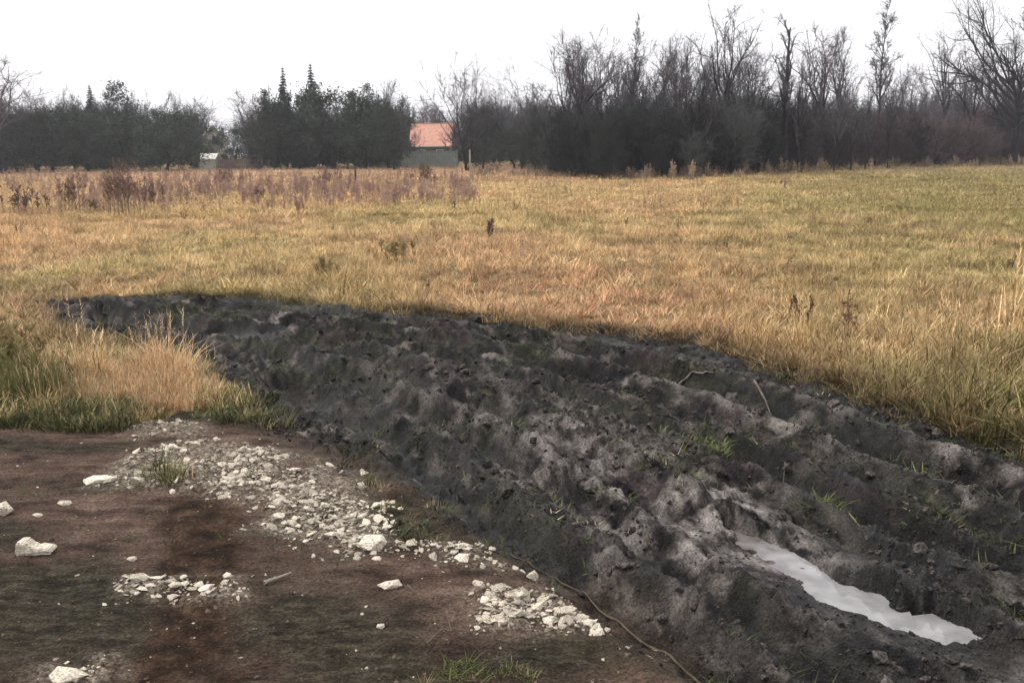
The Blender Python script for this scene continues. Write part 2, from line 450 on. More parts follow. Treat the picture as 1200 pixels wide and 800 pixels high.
def water_material(name):
    m, N, L, P = newmat(name)
    tc = N.new('ShaderNodeTexCoord')
    nz = N.new('ShaderNodeTexNoise'); nz.inputs['Scale'].default_value = 9; nz.inputs['Detail'].default_value = 4
    L.new(tc.outputs['Object'], nz.inputs['Vector'])
    def ramp(c1, c2):
        cr = N.new('ShaderNodeValToRGB'); e = cr.color_ramp.elements
        e[0].color = (*c1, 1); e[1].color = (*c2, 1); e[0].position = .35; e[1].position = .65
        L.new(nz.outputs['Fac'], cr.inputs['Fac']); return cr.outputs['Color']
    sx = N.new('ShaderNodeSeparateXYZ'); L.new(tc.outputs['Object'], sx.inputs[0])
    mr = N.new('ShaderNodeMapRange'); mr.inputs['From Min'].default_value = float(pix(915, 665, -.1)[0]); mr.inputs['From Max'].default_value = float(pix(985, 692, -.1)[0])
    ad = N.new('ShaderNodeMath'); ad.operation = 'MULTIPLY_ADD'; ad.inputs[1].default_value = .12; L.new(nz.outputs['Fac'], ad.inputs[0]); L.new(sx.outputs['X'], ad.inputs[2])
    L.new(ad.outputs[0], mr.inputs['Value'])
    mx = N.new('ShaderNodeMix'); mx.data_type = 'RGBA'; L.new(mr.outputs['Result'], mx.inputs['Factor'])
    L.new(ramp((.085, .073, .070), (.19, .168, .162)), mx.inputs['A']); L.new(ramp((.20, .195, .194), (.30, .293, .290)), mx.inputs['B'])
    L.new(mx.outputs['Result'], P.inputs['Base Color'])
    ro = N.new('ShaderNodeMapRange'); ro.inputs['To Min'].default_value = .22; ro.inputs['To Max'].default_value = .04; L.new(mr.outputs['Result'], ro.inputs['Value'])
    L.new(ro.outputs['Result'], P.inputs['Roughness']); P.inputs['IOR'].default_value = 1.33
    return m
M_WATER = water_material('silty_water')

# ------------------------------------------------------------------ the ground: one graded sheet, cut into field, track and verge
def build_ground():
    ys = [0.2]
    while ys[-1] < 900:
        y = ys[-1]
        k = 0.0052 if y < 11 else 0.0052 + 0.012 * min(1, (y - 11) / 25)
        if y > 120: k = 0.12
        if y < 2.0: k = 0.0
        ys.append(y + max(0.0115, k * y))
    ys = np.array(ys); ts = np.linspace(-0.78, 0.78, 960)
    Y, Tt = np.meshgrid(ys, ts, indexing='ij')
    X = Tt * (Y + 3.0)
    x = X.ravel(); y = Y.ravel()
    mud, verge, rub, dm = masks(x, y)
    z = height(x, y)
    ra = ldist(x, y, RUT_A); rb = ldist(x, y, RUT_B)
    clay = smooth(9.0, 4.8, y) * np.clip(np.exp(-((ra - .12) / .48) ** 2) * smooth(-.30, .25, fbm(x * 1.6, y * 1.6, 121, 3)) + .9 * np.exp(-((rb - .25) / .08) ** 2) * smooth(7.5, 5.5, y), 0, 1) * smooth(11, 6, y)
    rc = ldist(x, y, RUT_C); nz = fbm(x * 2.5, y * 2.5, 131, 3)
    wet_shade = np.clip(np.exp(-(rc / .16) ** 2) + np.exp(-(rb / .13) ** 2) + np.exp(-(ra / .10) ** 2) * smooth(5, 6, y) + smooth(-.75, -.2, dm) * smooth(.2, -.05, dm) * smooth(6.2, 6.8, y + 1.2 * x)
                   + .9 * smooth(.5, 1.6, x - .30 * (y - 3.0)) * smooth(6.5, 5, y), 0, 1) * smooth(-.5, .1, nz)  # wet mud plus painted shade in the ruts and below the far bank
    ts, tw = tcoords(x, y, RUT_A); tw = tw + .05 * fbm(x * 2.5, y * 2.5, 57, 2)
    rd = ldist(x, y, RUT_D); re = ldist(x, y, RUT_E)
    pd = np.minimum(sdist(x, y, PUD1), sdist(x, y, PUD2))
    wet_shade = np.maximum(np.clip(wet_shade + (np.exp(-(rd / .10) ** 2) + np.exp(-(re / .10) ** 2)) * smooth(-.4, .2, nz), 0, 1), smooth(.07, .02, sdist(x, y, PUD1)))
    clay = clay * (1 - .6 * wet_shade)
    clay = np.maximum(clay, smooth(.30, .05, sdist(x, y, PUD2) + .08 * nz))
    olive = np.zeros_like(x)
    for P in OLIVE: olive = np.maximum(olive, smooth(.12, -.12, sdist(x, y, P) + .14 * fbm(x * 3, y * 4, 143, 3)))
    damp = smooth(.06, -.06, sdist(x, y, DAMP) + .10 * fbm(x * 4, y * 4, 141, 3))
    nr, nc = Y.shape
    i, j = np.meshgrid(np.arange(nr - 1), np.arange(nc - 1), indexing='ij')
    a = (i * nc + j).ravel()
    Q = np.stack([a, a + 1, a + 1 + nc, a + nc], -1)
    cls = np.where(mud > .5, 1, np.where(verge > .5, 2, 0))
    fc = cls[Q[:, 0]]
    V = np.stack([x, y, z], -1)
    res = []
    for c, name in ((0, 'field'), (1, 'mud_track'), (2, 'dirt_verge')):
        q = Q[fc == c]
        used = np.unique(q); remap = np.full(len(V), -1); remap[used] = np.arange(len(used))
        me = mesh_np(name, V[used], remap[q], M_SOIL, True)
        for an, arr in (('mud', mud), ('verge', verge), ('rub', rub), ('clay', clay), ('wet_shade', wet_shade), ('damp', damp), ('olive', olive), ('edge', smooth(.42, .02, dm + .16 * fbm(x * 3, y * 3, 151, 3))), ('tal', ts), ('tac', tw)):
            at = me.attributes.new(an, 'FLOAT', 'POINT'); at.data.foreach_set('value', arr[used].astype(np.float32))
        res.append(obj(name, me))
    return res
FIELD, TRACK, VERGEO = build_ground()
tag(FIELD, 'rough open field of dry tan grass running back to the trees', 'field', kind='structure')
tag(TRACK, 'churned black mud track with wheel ruts curving across the foreground', 'track', kind='structure')
tag(VERGEO, 'trodden brown dirt with pale stones in the lower left corner', 'bare ground', kind='structure')

def water(name, P, grow, label, mat, lift=0.0):
    c = np.mean(np.array(P), 0); pts = []
    for (x, y) in P:
        d = np.array([x, y]) - c; l = np.linalg.norm(d)
        pts.append(c + d * (l + grow) / l)
    bm = bmesh.new()
    bm.faces.new([bm.verts.new((p[0], p[1], WATER + lift)) for p in pts])
    bmesh.ops.triangulate(bm, faces=bm.faces[:])
    bmesh.ops.recalc_face_normals(bm, faces=bm.faces[:])
    me = bpy.data.meshes.new(name); bm.to_mesh(me); bm.free(); me.materials.append(mat)
    for p in me.polygons:
        if p.normal.z < 0: p.flip()
    o = obj(name, me); tag(o, label, 'puddle', kind='structure'); return o
water('puddle', PUD, .06, 'long narrow puddle lying in the wheel rut at the lower right', M_WATER)

# ------------------------------------------------------------------ scattering of stuff
def scatter(name, pts, rot, scl, idx, tint, variants, label, cat):
    n = len(pts)
    me = bpy.data.meshes.new(name); me.vertices.add(n)
    me.vertices.foreach_set('co', np.asarray(pts, np.float32).ravel())
    def at(nm, ty, key, arr, dt=np.float32):
        a = me.attributes.new(nm, ty, 'POINT'); a.data.foreach_set(key, np.ascontiguousarray(arr, dt).ravel())
    at('rot', 'FLOAT_VECTOR', 'vector', rot)
    scl = np.asarray(scl, float)
    if scl.ndim == 1: scl = np.stack([scl] * 3, -1)
    at('scl', 'FLOAT_VECTOR', 'vector', scl)
    at('idx', 'INT', 'value', idx, np.int32)
    at('tint', 'FLOAT_COLOR', 'color', np.concatenate([tint, np.ones((n, 1))], 1))
    c = bpy.data.collections.new(name + '_pieces')
    for k, v in enumerate(variants):
        c.objects.link(bpy.data.objects.new('%s_piece_%02d' % (name, k), v))
    g = bpy.data.node_groups.new(name + '_nodes', 'GeometryNodeTree')
    g.interface.new_socket('Geometry', in_out='INPUT', socket_type='NodeSocketGeometry')
    g.interface.new_socket('Geometry', in_out='OUTPUT', socket_type='NodeSocketGeometry')
    N = g.nodes; L = g.links
    gi = N.new('NodeGroupInput'); go = N.new('NodeGroupOutput')
    ip = N.new('GeometryNodeInstanceOnPoints'); ci = N.new('GeometryNodeCollectionInfo')
    ci.inputs['Collection'].default_value = c; ci.inputs['Separate Children'].default_value = True; ci.inputs['Reset Children'].default_value = True
    def na(nm, ty):
        q = N.new('GeometryNodeInputNamedAttribute'); q.data_type = ty; q.inputs['Name'].default_value = nm
        return q.outputs['Attribute']
    er = N.new('FunctionNodeEulerToRotation')
    L.new(gi.outputs[0], ip.inputs['Points']); L.new(ci.outputs[0], ip.inputs['Instance'])
    ip.inputs['Pick Instance'].default_value = True
    L.new(na('idx', 'INT'), ip.inputs['Instance Index'])
    L.new(na('rot', 'FLOAT_VECTOR'), er.inputs[0]); L.new(er.outputs[0], ip.inputs['Rotation'])
    L.new(na('scl', 'FLOAT_VECTOR'), ip.inputs['Scale'])
    L.new(ip.outputs[0], go.inputs[0])
    o = obj(name, me)
    md = o.modifiers.new('scatter', 'NODES'); md.node_group = g
    return tag(o, label, cat, kind='stuff')

def blade(mb, p, az, h, w, lean, curl, k=3):
    """a tapering curved grass blade"""
    d = np.array([math.cos(az), math.sin(az), 0]); s = np.array([-d[1], d[0], 0]) * w
    V = []; t = np.linspace(0, 1, k + 1)
    for q in t[:-1]:
        c = np.array(p) + d * (lean * q + curl * q * q) * h + np.array([0, 0, h * (q - 0.35 * curl * q * q)])
        V += [c - s * (1 - q * .7), c + s * (1 - q * .7)]
    V.append(np.array(p) + d * (lean + curl) * h + np.array([0, 0, h * (1 - 0.35 * curl)]))
    Q = [[2 * i, 2 * i + 1, 2 * i + 3, 2 * i + 2] for i in range(k - 1)]
    T = [[2 * k - 2, 2 * k - 1, 2 * k]]
    mb.add(V, T, Q)

def tuft_mesh(name, n, rad, hmin, hmax, w, lean, curl, mat, seeds=0):
    mb = MB()
    for _ in range(n):
        r = rad * math.sqrt(random.random()); a = random.random() * 6.283
        blade(mb, (r * math.cos(a), r * math.sin(a), -.01), a + random.gauss(0, .9), random.uniform(hmin, hmax), w * random.uniform(.6, 1.3),
              random.uniform(0, lean), random.uniform(0, curl))
    for _ in range(seeds):
        r = rad * .6 * math.sqrt(random.random()); a = random.random() * 6.283
        h = hmax * random.uniform(1.0, 1.5); b = np.array([r * math.cos(a), r * math.sin(a), 0]); t = b + np.array([math.cos(a) * .12 * h, math.sin(a) * .12 * h, h])
        mb.cone(b, t, w * .35)
        for q in range(5):
            c = b + (t - b) * (.78 + .05 * q)
            mb.cone(c, c + np.array([random.gauss(0, .02), random.gauss(0, .02), .05]), w * .8)
    return mb.mesh(name, mat)

def weed_stalk_mesh(name, h, n, mat, spread=.12, branchy=6):
    """upright dead stems with side branches and seed heads"""
    mb = MB()
    for _ in range(n):
        a = random.random() * 6.283; r = spread * random.random()
        b = np.array([r * math.cos(a), r * math.sin(a), -.02]); hh = h * random.uniform(.6, 1.05)
        t = b + np.array([random.gauss(0, .09) * hh, random.gauss(0, .09) * hh, hh])
        mb.tube([b, (b + t) / 2 + np.array([random.gauss(0, .015), random.gauss(0, .015), 0]), t], [.006, .005, .003], 3)
        for q in range(branchy):
            s = random.uniform(.35, .98); c = b + (t - b) * s; ba = random.random() * 6.283; l = hh * random.uniform(.10, .28) * (1.15 - s * .6)
            e = c + np.array([math.cos(ba) * l * .6, math.sin(ba) * l * .6, l])
            mb.cone(c, e, .004)
            for _k in range(5):
                g = c + (e - c) * random.uniform(.4, 1.05)
                mb.cone(g, g + np.array([random.gauss(0, .03), random.gauss(0, .03), random.uniform(.01, .06)]), .013)
    return mb.mesh(name, mat)

def leafy_mesh(name, n, l, w, mat, up=.5):
    """rosette of pointed leaves with a folded midrib"""
    mb = MB()
    for k in range(n):
        a = k * 2.4 + random.gauss(0, .2); u = up * random.uniform(.4, 1.5); L_ = l * random.uniform(.6, 1.1); W_ = w * random.uniform(.7, 1.2)
        d = np.array([math.cos(a), math.sin(a), 0]); s = np.array([-d[1], d[0], 0]); V = []
        for q, ww in ((0.02, .15), (.3, .8), (.65, 1.0), (1.0, .05)):
            c = d * L_ * q + np.array([0, 0, L_ * (u * q - .45 * u * q * q) + .01])
            V += [c - s * W_ * ww + [0, 0, W_ * ww * .35], c, c + s * W_ * ww + [0, 0, W_ * ww * .35]]
        Q = []
        for i in range(3):
            for j in range(2): Q.append([i * 3 + j, i * 3 + j + 1, i * 3 + j + 4, i * 3 + j + 3])
        mb.add(V, None, Q)
    return mb.mesh(name, mat)

TUFTS = [tuft_mesh('tuft_a', 26, .10, .10, .26, .0042, .5, .7, M_GRASS), tuft_mesh('tuft_b', 26, .12, .08, .22, .0045, .9, .8, M_GRASS),
         tuft_mesh('tuft_c', 24, .14, .06, .16, .0045, 1.4, .9, M_GRASS), tuft_mesh('tuft_d', 22, .09, .12, .30, .004, .45, .6, M_GRASS, 3),
         tuft_mesh('tuft_e', 30, .16, .05, .12, .005, 1.8, .6, M_GRASS),
         weed_stalk_mesh('stalk_a', .75, 5, M_GRASS), weed_stalk_mesh('stalk_b', .6, 4, M_GRASS, .2, 8)]
WIDE = [tuft_mesh('mat_a', 46, .35, .10, .28, .010, .9, .8, M_GRASS), tuft_mesh('mat_b', 46, .40, .08, .22, .011, 1.3, .8, M_GRASS),
        tuft_mesh('mat_c', 44, .32, .12, .34, .009, .7, .7, M_GRASS, 5)]

def lerp(a, b, t):
    return np.asarray(a)[None, :] * (1 - t[:, None]) + np.asarray(b)[None, :] * t[:, None]

def field_tint(x, y):
    u, v = proj(x, y, np.zeros_like(x))
    n1 = fbm(x * .35, y * .22, 201, 3); n2 = fbm(x * 1.2, y * .9, 211, 3); n3 = rng.normal(0, 1, len(x))
    c = lerp((.57, .380, .205), (.52, .390, .185), smooth(-.4, .4, n1))
    n4 = fbm(x * .16, y * .10, 205, 3)
    c = c * (1.10 - .40 * smooth(.0, .5, n2) - .12 * smooth(0, .5, n4))[:, None]
    green = smooth(.0, .9, .55 * (u - 600) / 600 + .6 * n2 + .25 * n3 + .6 * smooth(12, 30, y) * smooth(760, 1150, u) - .02)
    green = np.maximum(green, .55 * smooth(0, .5, n1 + .2 * n3) * smooth(420, 150, u) * smooth(30, 12, y))
    c = c * (1 - .75 * green[:, None]) + np.array([.25, .23, .085]) * .75 * green[:, None]
    pink = 1.25 * np.exp(-((u - 720) / 230) ** 2) * smooth(22, 10, y) + .8 * smooth(38, 70, y) * smooth(1000, 700, u)
    pink = np.clip(pink * (.6 + .5 * n2 + .2 * n3), 0, 1)
    c = c * (1 - .75 * pink[:, None]) + np.array([.50, .275, .165]) * .75 * pink[:, None]
    red = smooth(.9, 2.0, n3 + .8 * n2) * smooth(0, 1, (u - 500) / 500)
    c = c * (1 - .6 * red[:, None]) + np.array([.30, .15, .075]) * .6 * red[:, None]
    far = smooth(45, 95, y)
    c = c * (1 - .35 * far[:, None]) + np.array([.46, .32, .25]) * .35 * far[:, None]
    return c * np.exp(rng.normal(0, .30, len(x)))[:, None]

def rand_fan(n, y0, y1, p=1.0):
    """random points in the wedge the camera and its neighbours see, density falling with distance"""
    y = np.exp(rng.uniform(math.log(y0), math.log(y1), n * 2)) if p == 0 else (rng.uniform(0, 1, n * 2) * (y1 ** p - y0 ** p) + y0 ** p) ** (1 / p)
    t = rng.uniform(-.68, .68, n * 2)
    return (t * (y + 3))[:n], y[:n]

def rots(n, tilt=.12):
    return np.stack([rng.normal(0, tilt, n), rng.normal(0, tilt, n), rng.uniform(0, 6.283, n)], -1)

def field_grass():
    x, y = rand_fan(56000, 2.0, 30, .85)
    mud, verge, rub, dm = masks(x, y)
    bare = fbm(x * .9, y * .6, 221, 3)
    k = (mud < .55) & (verge < .2) & (rng.uniform(0, 1, len(x)) < .85 + .6 * bare) & (dm < 1e9)
    x, y, dm = x[k], y[k], dm[k]; n = len(x)
    u, v = proj(x, y, np.zeros(n))
    tall = .45 * smooth(850, 1150, u) * smooth(13, 7, y) + .35 * fbm(x * .5, y * .5, 231, 2)
    idx = rng.choice([0, 1, 2, 4, 4, 2], n)
    idx = np.where(rng.uniform(0, 1, n) < .10 + .5 * np.clip(tall, 0, 1), rng.choice([0, 3], n), idx)
    idx = np.where(rng.uniform(0, 1, n) < .0009, rng.choice([5, 6], n), idx)
    s = (.62 + .5 * np.clip(tall, -.3, 1)) * np.exp(rng.normal(0, .25, n)) * (.8 + y / 60)
    s = np.where(idx >= 5, s * .55, s) * (.55 + .45 * smooth(-.1, .4, dm))
    xe, ye = rand_fan(30000, 2.0, 12.5, .8); me_, ve_, _, de_ = masks(xe, ye); ue_ = proj(xe, ye, 0 * xe)[0]; k = (de_ > -.10) & (de_ < .30) & (ve_ < .1) & ~((ue_ < 420) & (ye < 7.6)) & (rng.uniform(0, 1, len(xe)) < .75)
    xe, ye = xe[k], ye[k]; ke = len(xe); x = np.concatenate([x, xe]); y = np.concatenate([y, ye]); dm = np.concatenate([dm, de_[k]]); u = proj(x, y, 0 * x)[0]
    idx = np.concatenate([idx, rng.choice([0, 1, 2, 4], ke)]); s = np.concatenate([s, np.exp(rng.normal(math.log(.5), .35, ke))]); n = len(x)
    tint = field_tint(x, y)
    rough = smooth(960, 1150, u) * smooth(9, 6, y) * (rng.uniform(0, 1, n) < .55)
    tint = tint * (1 - rough[:, None]) + np.array([.17, .145, .055]) * rough[:, None] * np.exp(rng.normal(0, .35, n))[:, None]
    s = s * (1 + .35 * rough)
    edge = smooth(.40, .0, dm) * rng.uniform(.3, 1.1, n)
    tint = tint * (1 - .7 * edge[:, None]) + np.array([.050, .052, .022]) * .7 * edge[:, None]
    tint = np.where((idx >= 5)[:, None], np.array([[.15, .085, .05]]) * np.exp(rng.normal(0, .3, n))[:, None], tint)
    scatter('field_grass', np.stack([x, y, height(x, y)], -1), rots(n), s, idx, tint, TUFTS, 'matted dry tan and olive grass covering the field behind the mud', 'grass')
    x, y = rand_fan(42000, 26, 125, 0)
    n = len(x); idx = rng.integers(0, 3, n)
    s = (.55 + y / 75) * np.exp(rng.normal(0, .25, n))
    s3 = np.stack([s, s, np.minimum(s, 1.0) * rng.uniform(.35, .75, n)], -1)
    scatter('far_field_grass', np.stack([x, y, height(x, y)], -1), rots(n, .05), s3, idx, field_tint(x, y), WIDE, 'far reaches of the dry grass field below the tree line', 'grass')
field_grass()

def dead_weeds():
    """standing rust brown weeds in the middle distance at the left"""
    V = [weed_stalk_mesh('rust_a', .8, 6, M_GRASS, .18, 8), weed_stalk_mesh('rust_b', .6, 5, M_GRASS, .22, 8), weed_stalk_mesh('rust_c', 1.0, 5, M_GRASS, .15, 9)]
    u = np.concatenate([rng.uniform(-120, 560, 1700), rng.uniform(-120, 1150, 14), rng.uniform(380, 640, 60)]); n = len(u)
    v = np.concatenate([np.clip(rng.normal(225, 11, 1700), 207, 252), rng.uniform(207, 260, 14), rng.normal(305, 12, 60)])
    x, y = pix(u, v); k = (y > 6) & (y < 85) & (fbm(x * .3, y * .15, 241, 2) + rng.normal(0, .35, n) > -.15)
    x, y, u, v = x[k], y[k], u[k], v[k]; n = len(x)
    c = lerp((.27, .165, .14), (.47, .33, .26), rng.uniform(0, 1, n))
    s = rng.uniform(.30, .80, n) * np.where(v > 270, .5, 1.0)
    scatter('standing_weeds', np.stack([x, y, height(x, y)], -1), rots(n, .08), s, rng.integers(0, 3, n), c, V, 'thin band of standing rust brown dead weeds across the left of the field', 'weeds')
dead_weeds()

def wood_edge_weeds():
    V = [weed_stalk_mesh('edge_a', .8, 7, M_GRASS, .30, 8), weed_stalk_mesh('edge_b', .6, 8, M_GRASS, .35, 8), tuft_mesh('edge_c', 40, .35, .25, .60, .010, .6, .8, M_GRASS)]
    u = rng.uniform(560, 1290, 520); d = 56 + 14 * smooth(690, 610, u) + 33 * smooth(800, 1200, u) + rng.normal(-.5, 1.6, 520) + 2.5 * vnoise(u / 30, u * 0, 501)
    x = np.array([ray_at(a, b) for a, b in zip(u, d)]); k = vnoise(u / 22, u * 0, 503) + rng.normal(0, .3, 520) > -.1; x, d = x[k], d[k]; n = len(x)
    c = lerp((.12, .085, .065), (.44, .33, .22), rng.uniform(0, 1, n) ** 1.2)
    scatter('wood_edge_weeds', np.stack([x, d, height(x, d)], -1), rots(n, .1), rng.uniform(.5, 1.5, n), rng.integers(0, 3, n), c, V, 'ragged brown and straw weeds along the foot of the wood', 'weeds')
wood_edge_weeds()

def verge_grass():
    """pale grass bank at the left edge with green blades below it"""
    def fill(n, P):
        P = np.array(P); x = rng.uniform(P[:, 0].min(), P[:, 0].max(), n); y = rng.uniform(P[:, 1].min(), P[:, 1].max(), n)
        k = sdist(x, y, [tuple(p) for p in P]) < .06 * rng.normal(0, 1, n); return x[k], y[k]
    TALL = [tuft_mesh('pale_a', 30, .09, .22, .44, .0035, .35, .6, M_GRASS, 2), tuft_mesh('pale_b', 30, .10, .20, .38, .0035, .5, .8, M_GRASS, 1),
            tuft_mesh('pale_c', 26, .10, .16, .36, .0035, .7, .8, M_GRASS, 3)]
    x, y = fill(2300, poly([(-90, 440), (60, 440), (120, 436), (200, 436), (240, 446), (252, 466), (200, 476), (90, 468), (-90, 476)]))
    n = len(x); c = lerp((.52, .31, .17), (.58, .44, .26), rng.uniform(0, 1, n)) * np.exp(rng.normal(.08, .32, n))[:, None]
    u, v = proj(x, y, np.zeros(n)); c = np.where((rng.uniform(0, 1, n) < .75 * smooth(110, 50, u) + .10)[:, None], np.array([[.15, .145, .055]]) * np.exp(rng.normal(0, .35, n))[:, None], c)
    scatter('pale_grass_bank', np.stack([x, y, height(x, y) - .01], -1), rots(n, .12), np.exp(rng.normal(-.72, .28, n)) * np.where(u < 75, 1.1, .9) * (.85 + .5 * fbm(x * 3, y * 3, 301, 2)), rng.integers(0, 3, n), c, TALL,
            'tall pale straw coloured grass bank beside the track at left', 'grass')
    GR = [tuft_mesh('green_a', 26, .09, .08, .20, .005, .6, .8, M_GRASS), tuft_mesh('green_b', 26, .11, .06, .15, .005, 1.0, .8, M_GRASS)]
    xs, ys = [], []
    for nn, P in ((1100, [(-90, 470), (60, 474), (150, 470), (160, 490), (130, 503), (60, 498), (-90, 500)]),
                  (170, [(250, 455), (300, 455), (325, 480), (330, 500), (270, 498), (240, 488)]),
                  (48, [(425, 560), (500, 570), (520, 640), (450, 625)]),
                  (26, [(500, 778), (600, 780), (640, 806), (490, 806)]),
                  (24, [(180, 548), (225, 550), (222, 572), (182, 570)])):
        a, b = fill(nn, poly(P)); xs.append(a); ys.append(b)
    x = np.concatenate(xs); y = np.concatenate(ys); n = len(x)
    c = lerp((.022, .034, .010), (.11, .115, .040), rng.uniform(0, 1, n)); c = np.where((rng.uniform(0, 1, n) < .25)[:, None], np.array([[.27, .21, .11]]), c) * np.exp(rng.normal(0, .35, n))[:, None]
    scatter('verge_green_grass', np.stack([x, y, height(x, y) - .01], -1), rots(n, .15), rng.uniform(.35, .8, n) * np.where(y < 4.6, .5, 1.0), rng.integers(0, 2, n), c, GR,
            'low green grass along the foot of the pale bank and between the stones', 'grass')
    # straw, stalks and grass litter trodden into the mud and dirt
    LT = [tuft_mesh('litter_a', 3, .03, .015, .035, .0022, 4, .3, M_GRASS), tuft_mesh('litter_b', 5, .06, .010, .025, .0025, 4, .3, M_GRASS),
          tuft_mesh('litter_c', 12, .06, .02, .05, .0035, 1.8, .8, M_GRASS)]
    x, y = rand_fan(15000, 2.0, 14, .7); mud, verge, rub, dm = masks(x, y)
    k = (mud > .4 - .6 * (rng.uniform(0, 1, len(x)) < .06)) & (verge < 2) & (np.maximum(mud, verge) > .4) & (fbm(x * 1.4, y * 1.4, 251, 3) + rng.normal(0, .2, len(x)) > .02); x, y = x[k], y[k]; n = len(x)
    z = height(x, y); k = z > WATER + .02; x, y, z = x[k], y[k], z[k]; n = len(x)
    g = rng.uniform(0, 1, n)
    c = lerp((.055, .068, .024), (.28, .23, .13), (g > .8) * 1.0) * np.exp(rng.normal(0, .5, n))[:, None]
    scatter('trodden_straw', np.stack([x, y, z], -1), rots(n, .2), rng.uniform(.5, 1.2, n), np.where(g > .8, rng.integers(0, 2, n), 2), c, LT,
            'scattered straw and bits of grass trodden into the mud', 'straw')
verge_grass()

# ------------------------------------------------------------------ stones and clods
def hull_mesh(name, mat, n=15, flat=(1, 1, 1), sm=False, seed=0, jit=.18):
    r = random.Random(seed); bm = bmesh.new()
    for k in range(n):
        z = 1 - 2 * (k + .5) / n; a = k * 2.39996; q = math.sqrt(1 - z * z); s = 1 + r.uniform(-jit, jit)
        bm.verts.new((q * math.cos(a) * s * flat[0] + r.gauss(0, .06), q * math.sin(a) * s * flat[1] + r.gauss(0, .06), z * s * flat[2]))
    bmesh.ops.convex_hull(bm, input=bm.verts[:])
    for v in [v for v in bm.verts if not v.link_faces]: bm.verts.remove(v)
    me = bpy.data.meshes.new(name); bm.to_mesh(me); bm.free(); me.materials.append(mat)
    if sm:
        for p in me.polygons: p.use_smooth = True
    return me
STONES = [hull_mesh('stone', M_STONE, 9 + k % 5, (1, .70 + .07 * (k % 4), .26 + .07 * (k % 3)), False, 300 + k, .36) for k in range(10)]
CLODS = [hull_mesh('clod', M_CLOD, 17, (1, .85, .6), False, 400 + k, .3) for k in range(8)]

M_GRIT = simple('brown_grit', (.025, .017, .011), (.20, .145, .10), 1.2, .95, .3, spec=.1, obrand=.6)
GRIT = [hull_mesh('grit', M_GRIT, 9, (1, .85, .6), False, 450 + k, .3) for k in range(8)]

def zat(x, y):
    return float(height(np.array([x], float), np.array([y], float))[0])

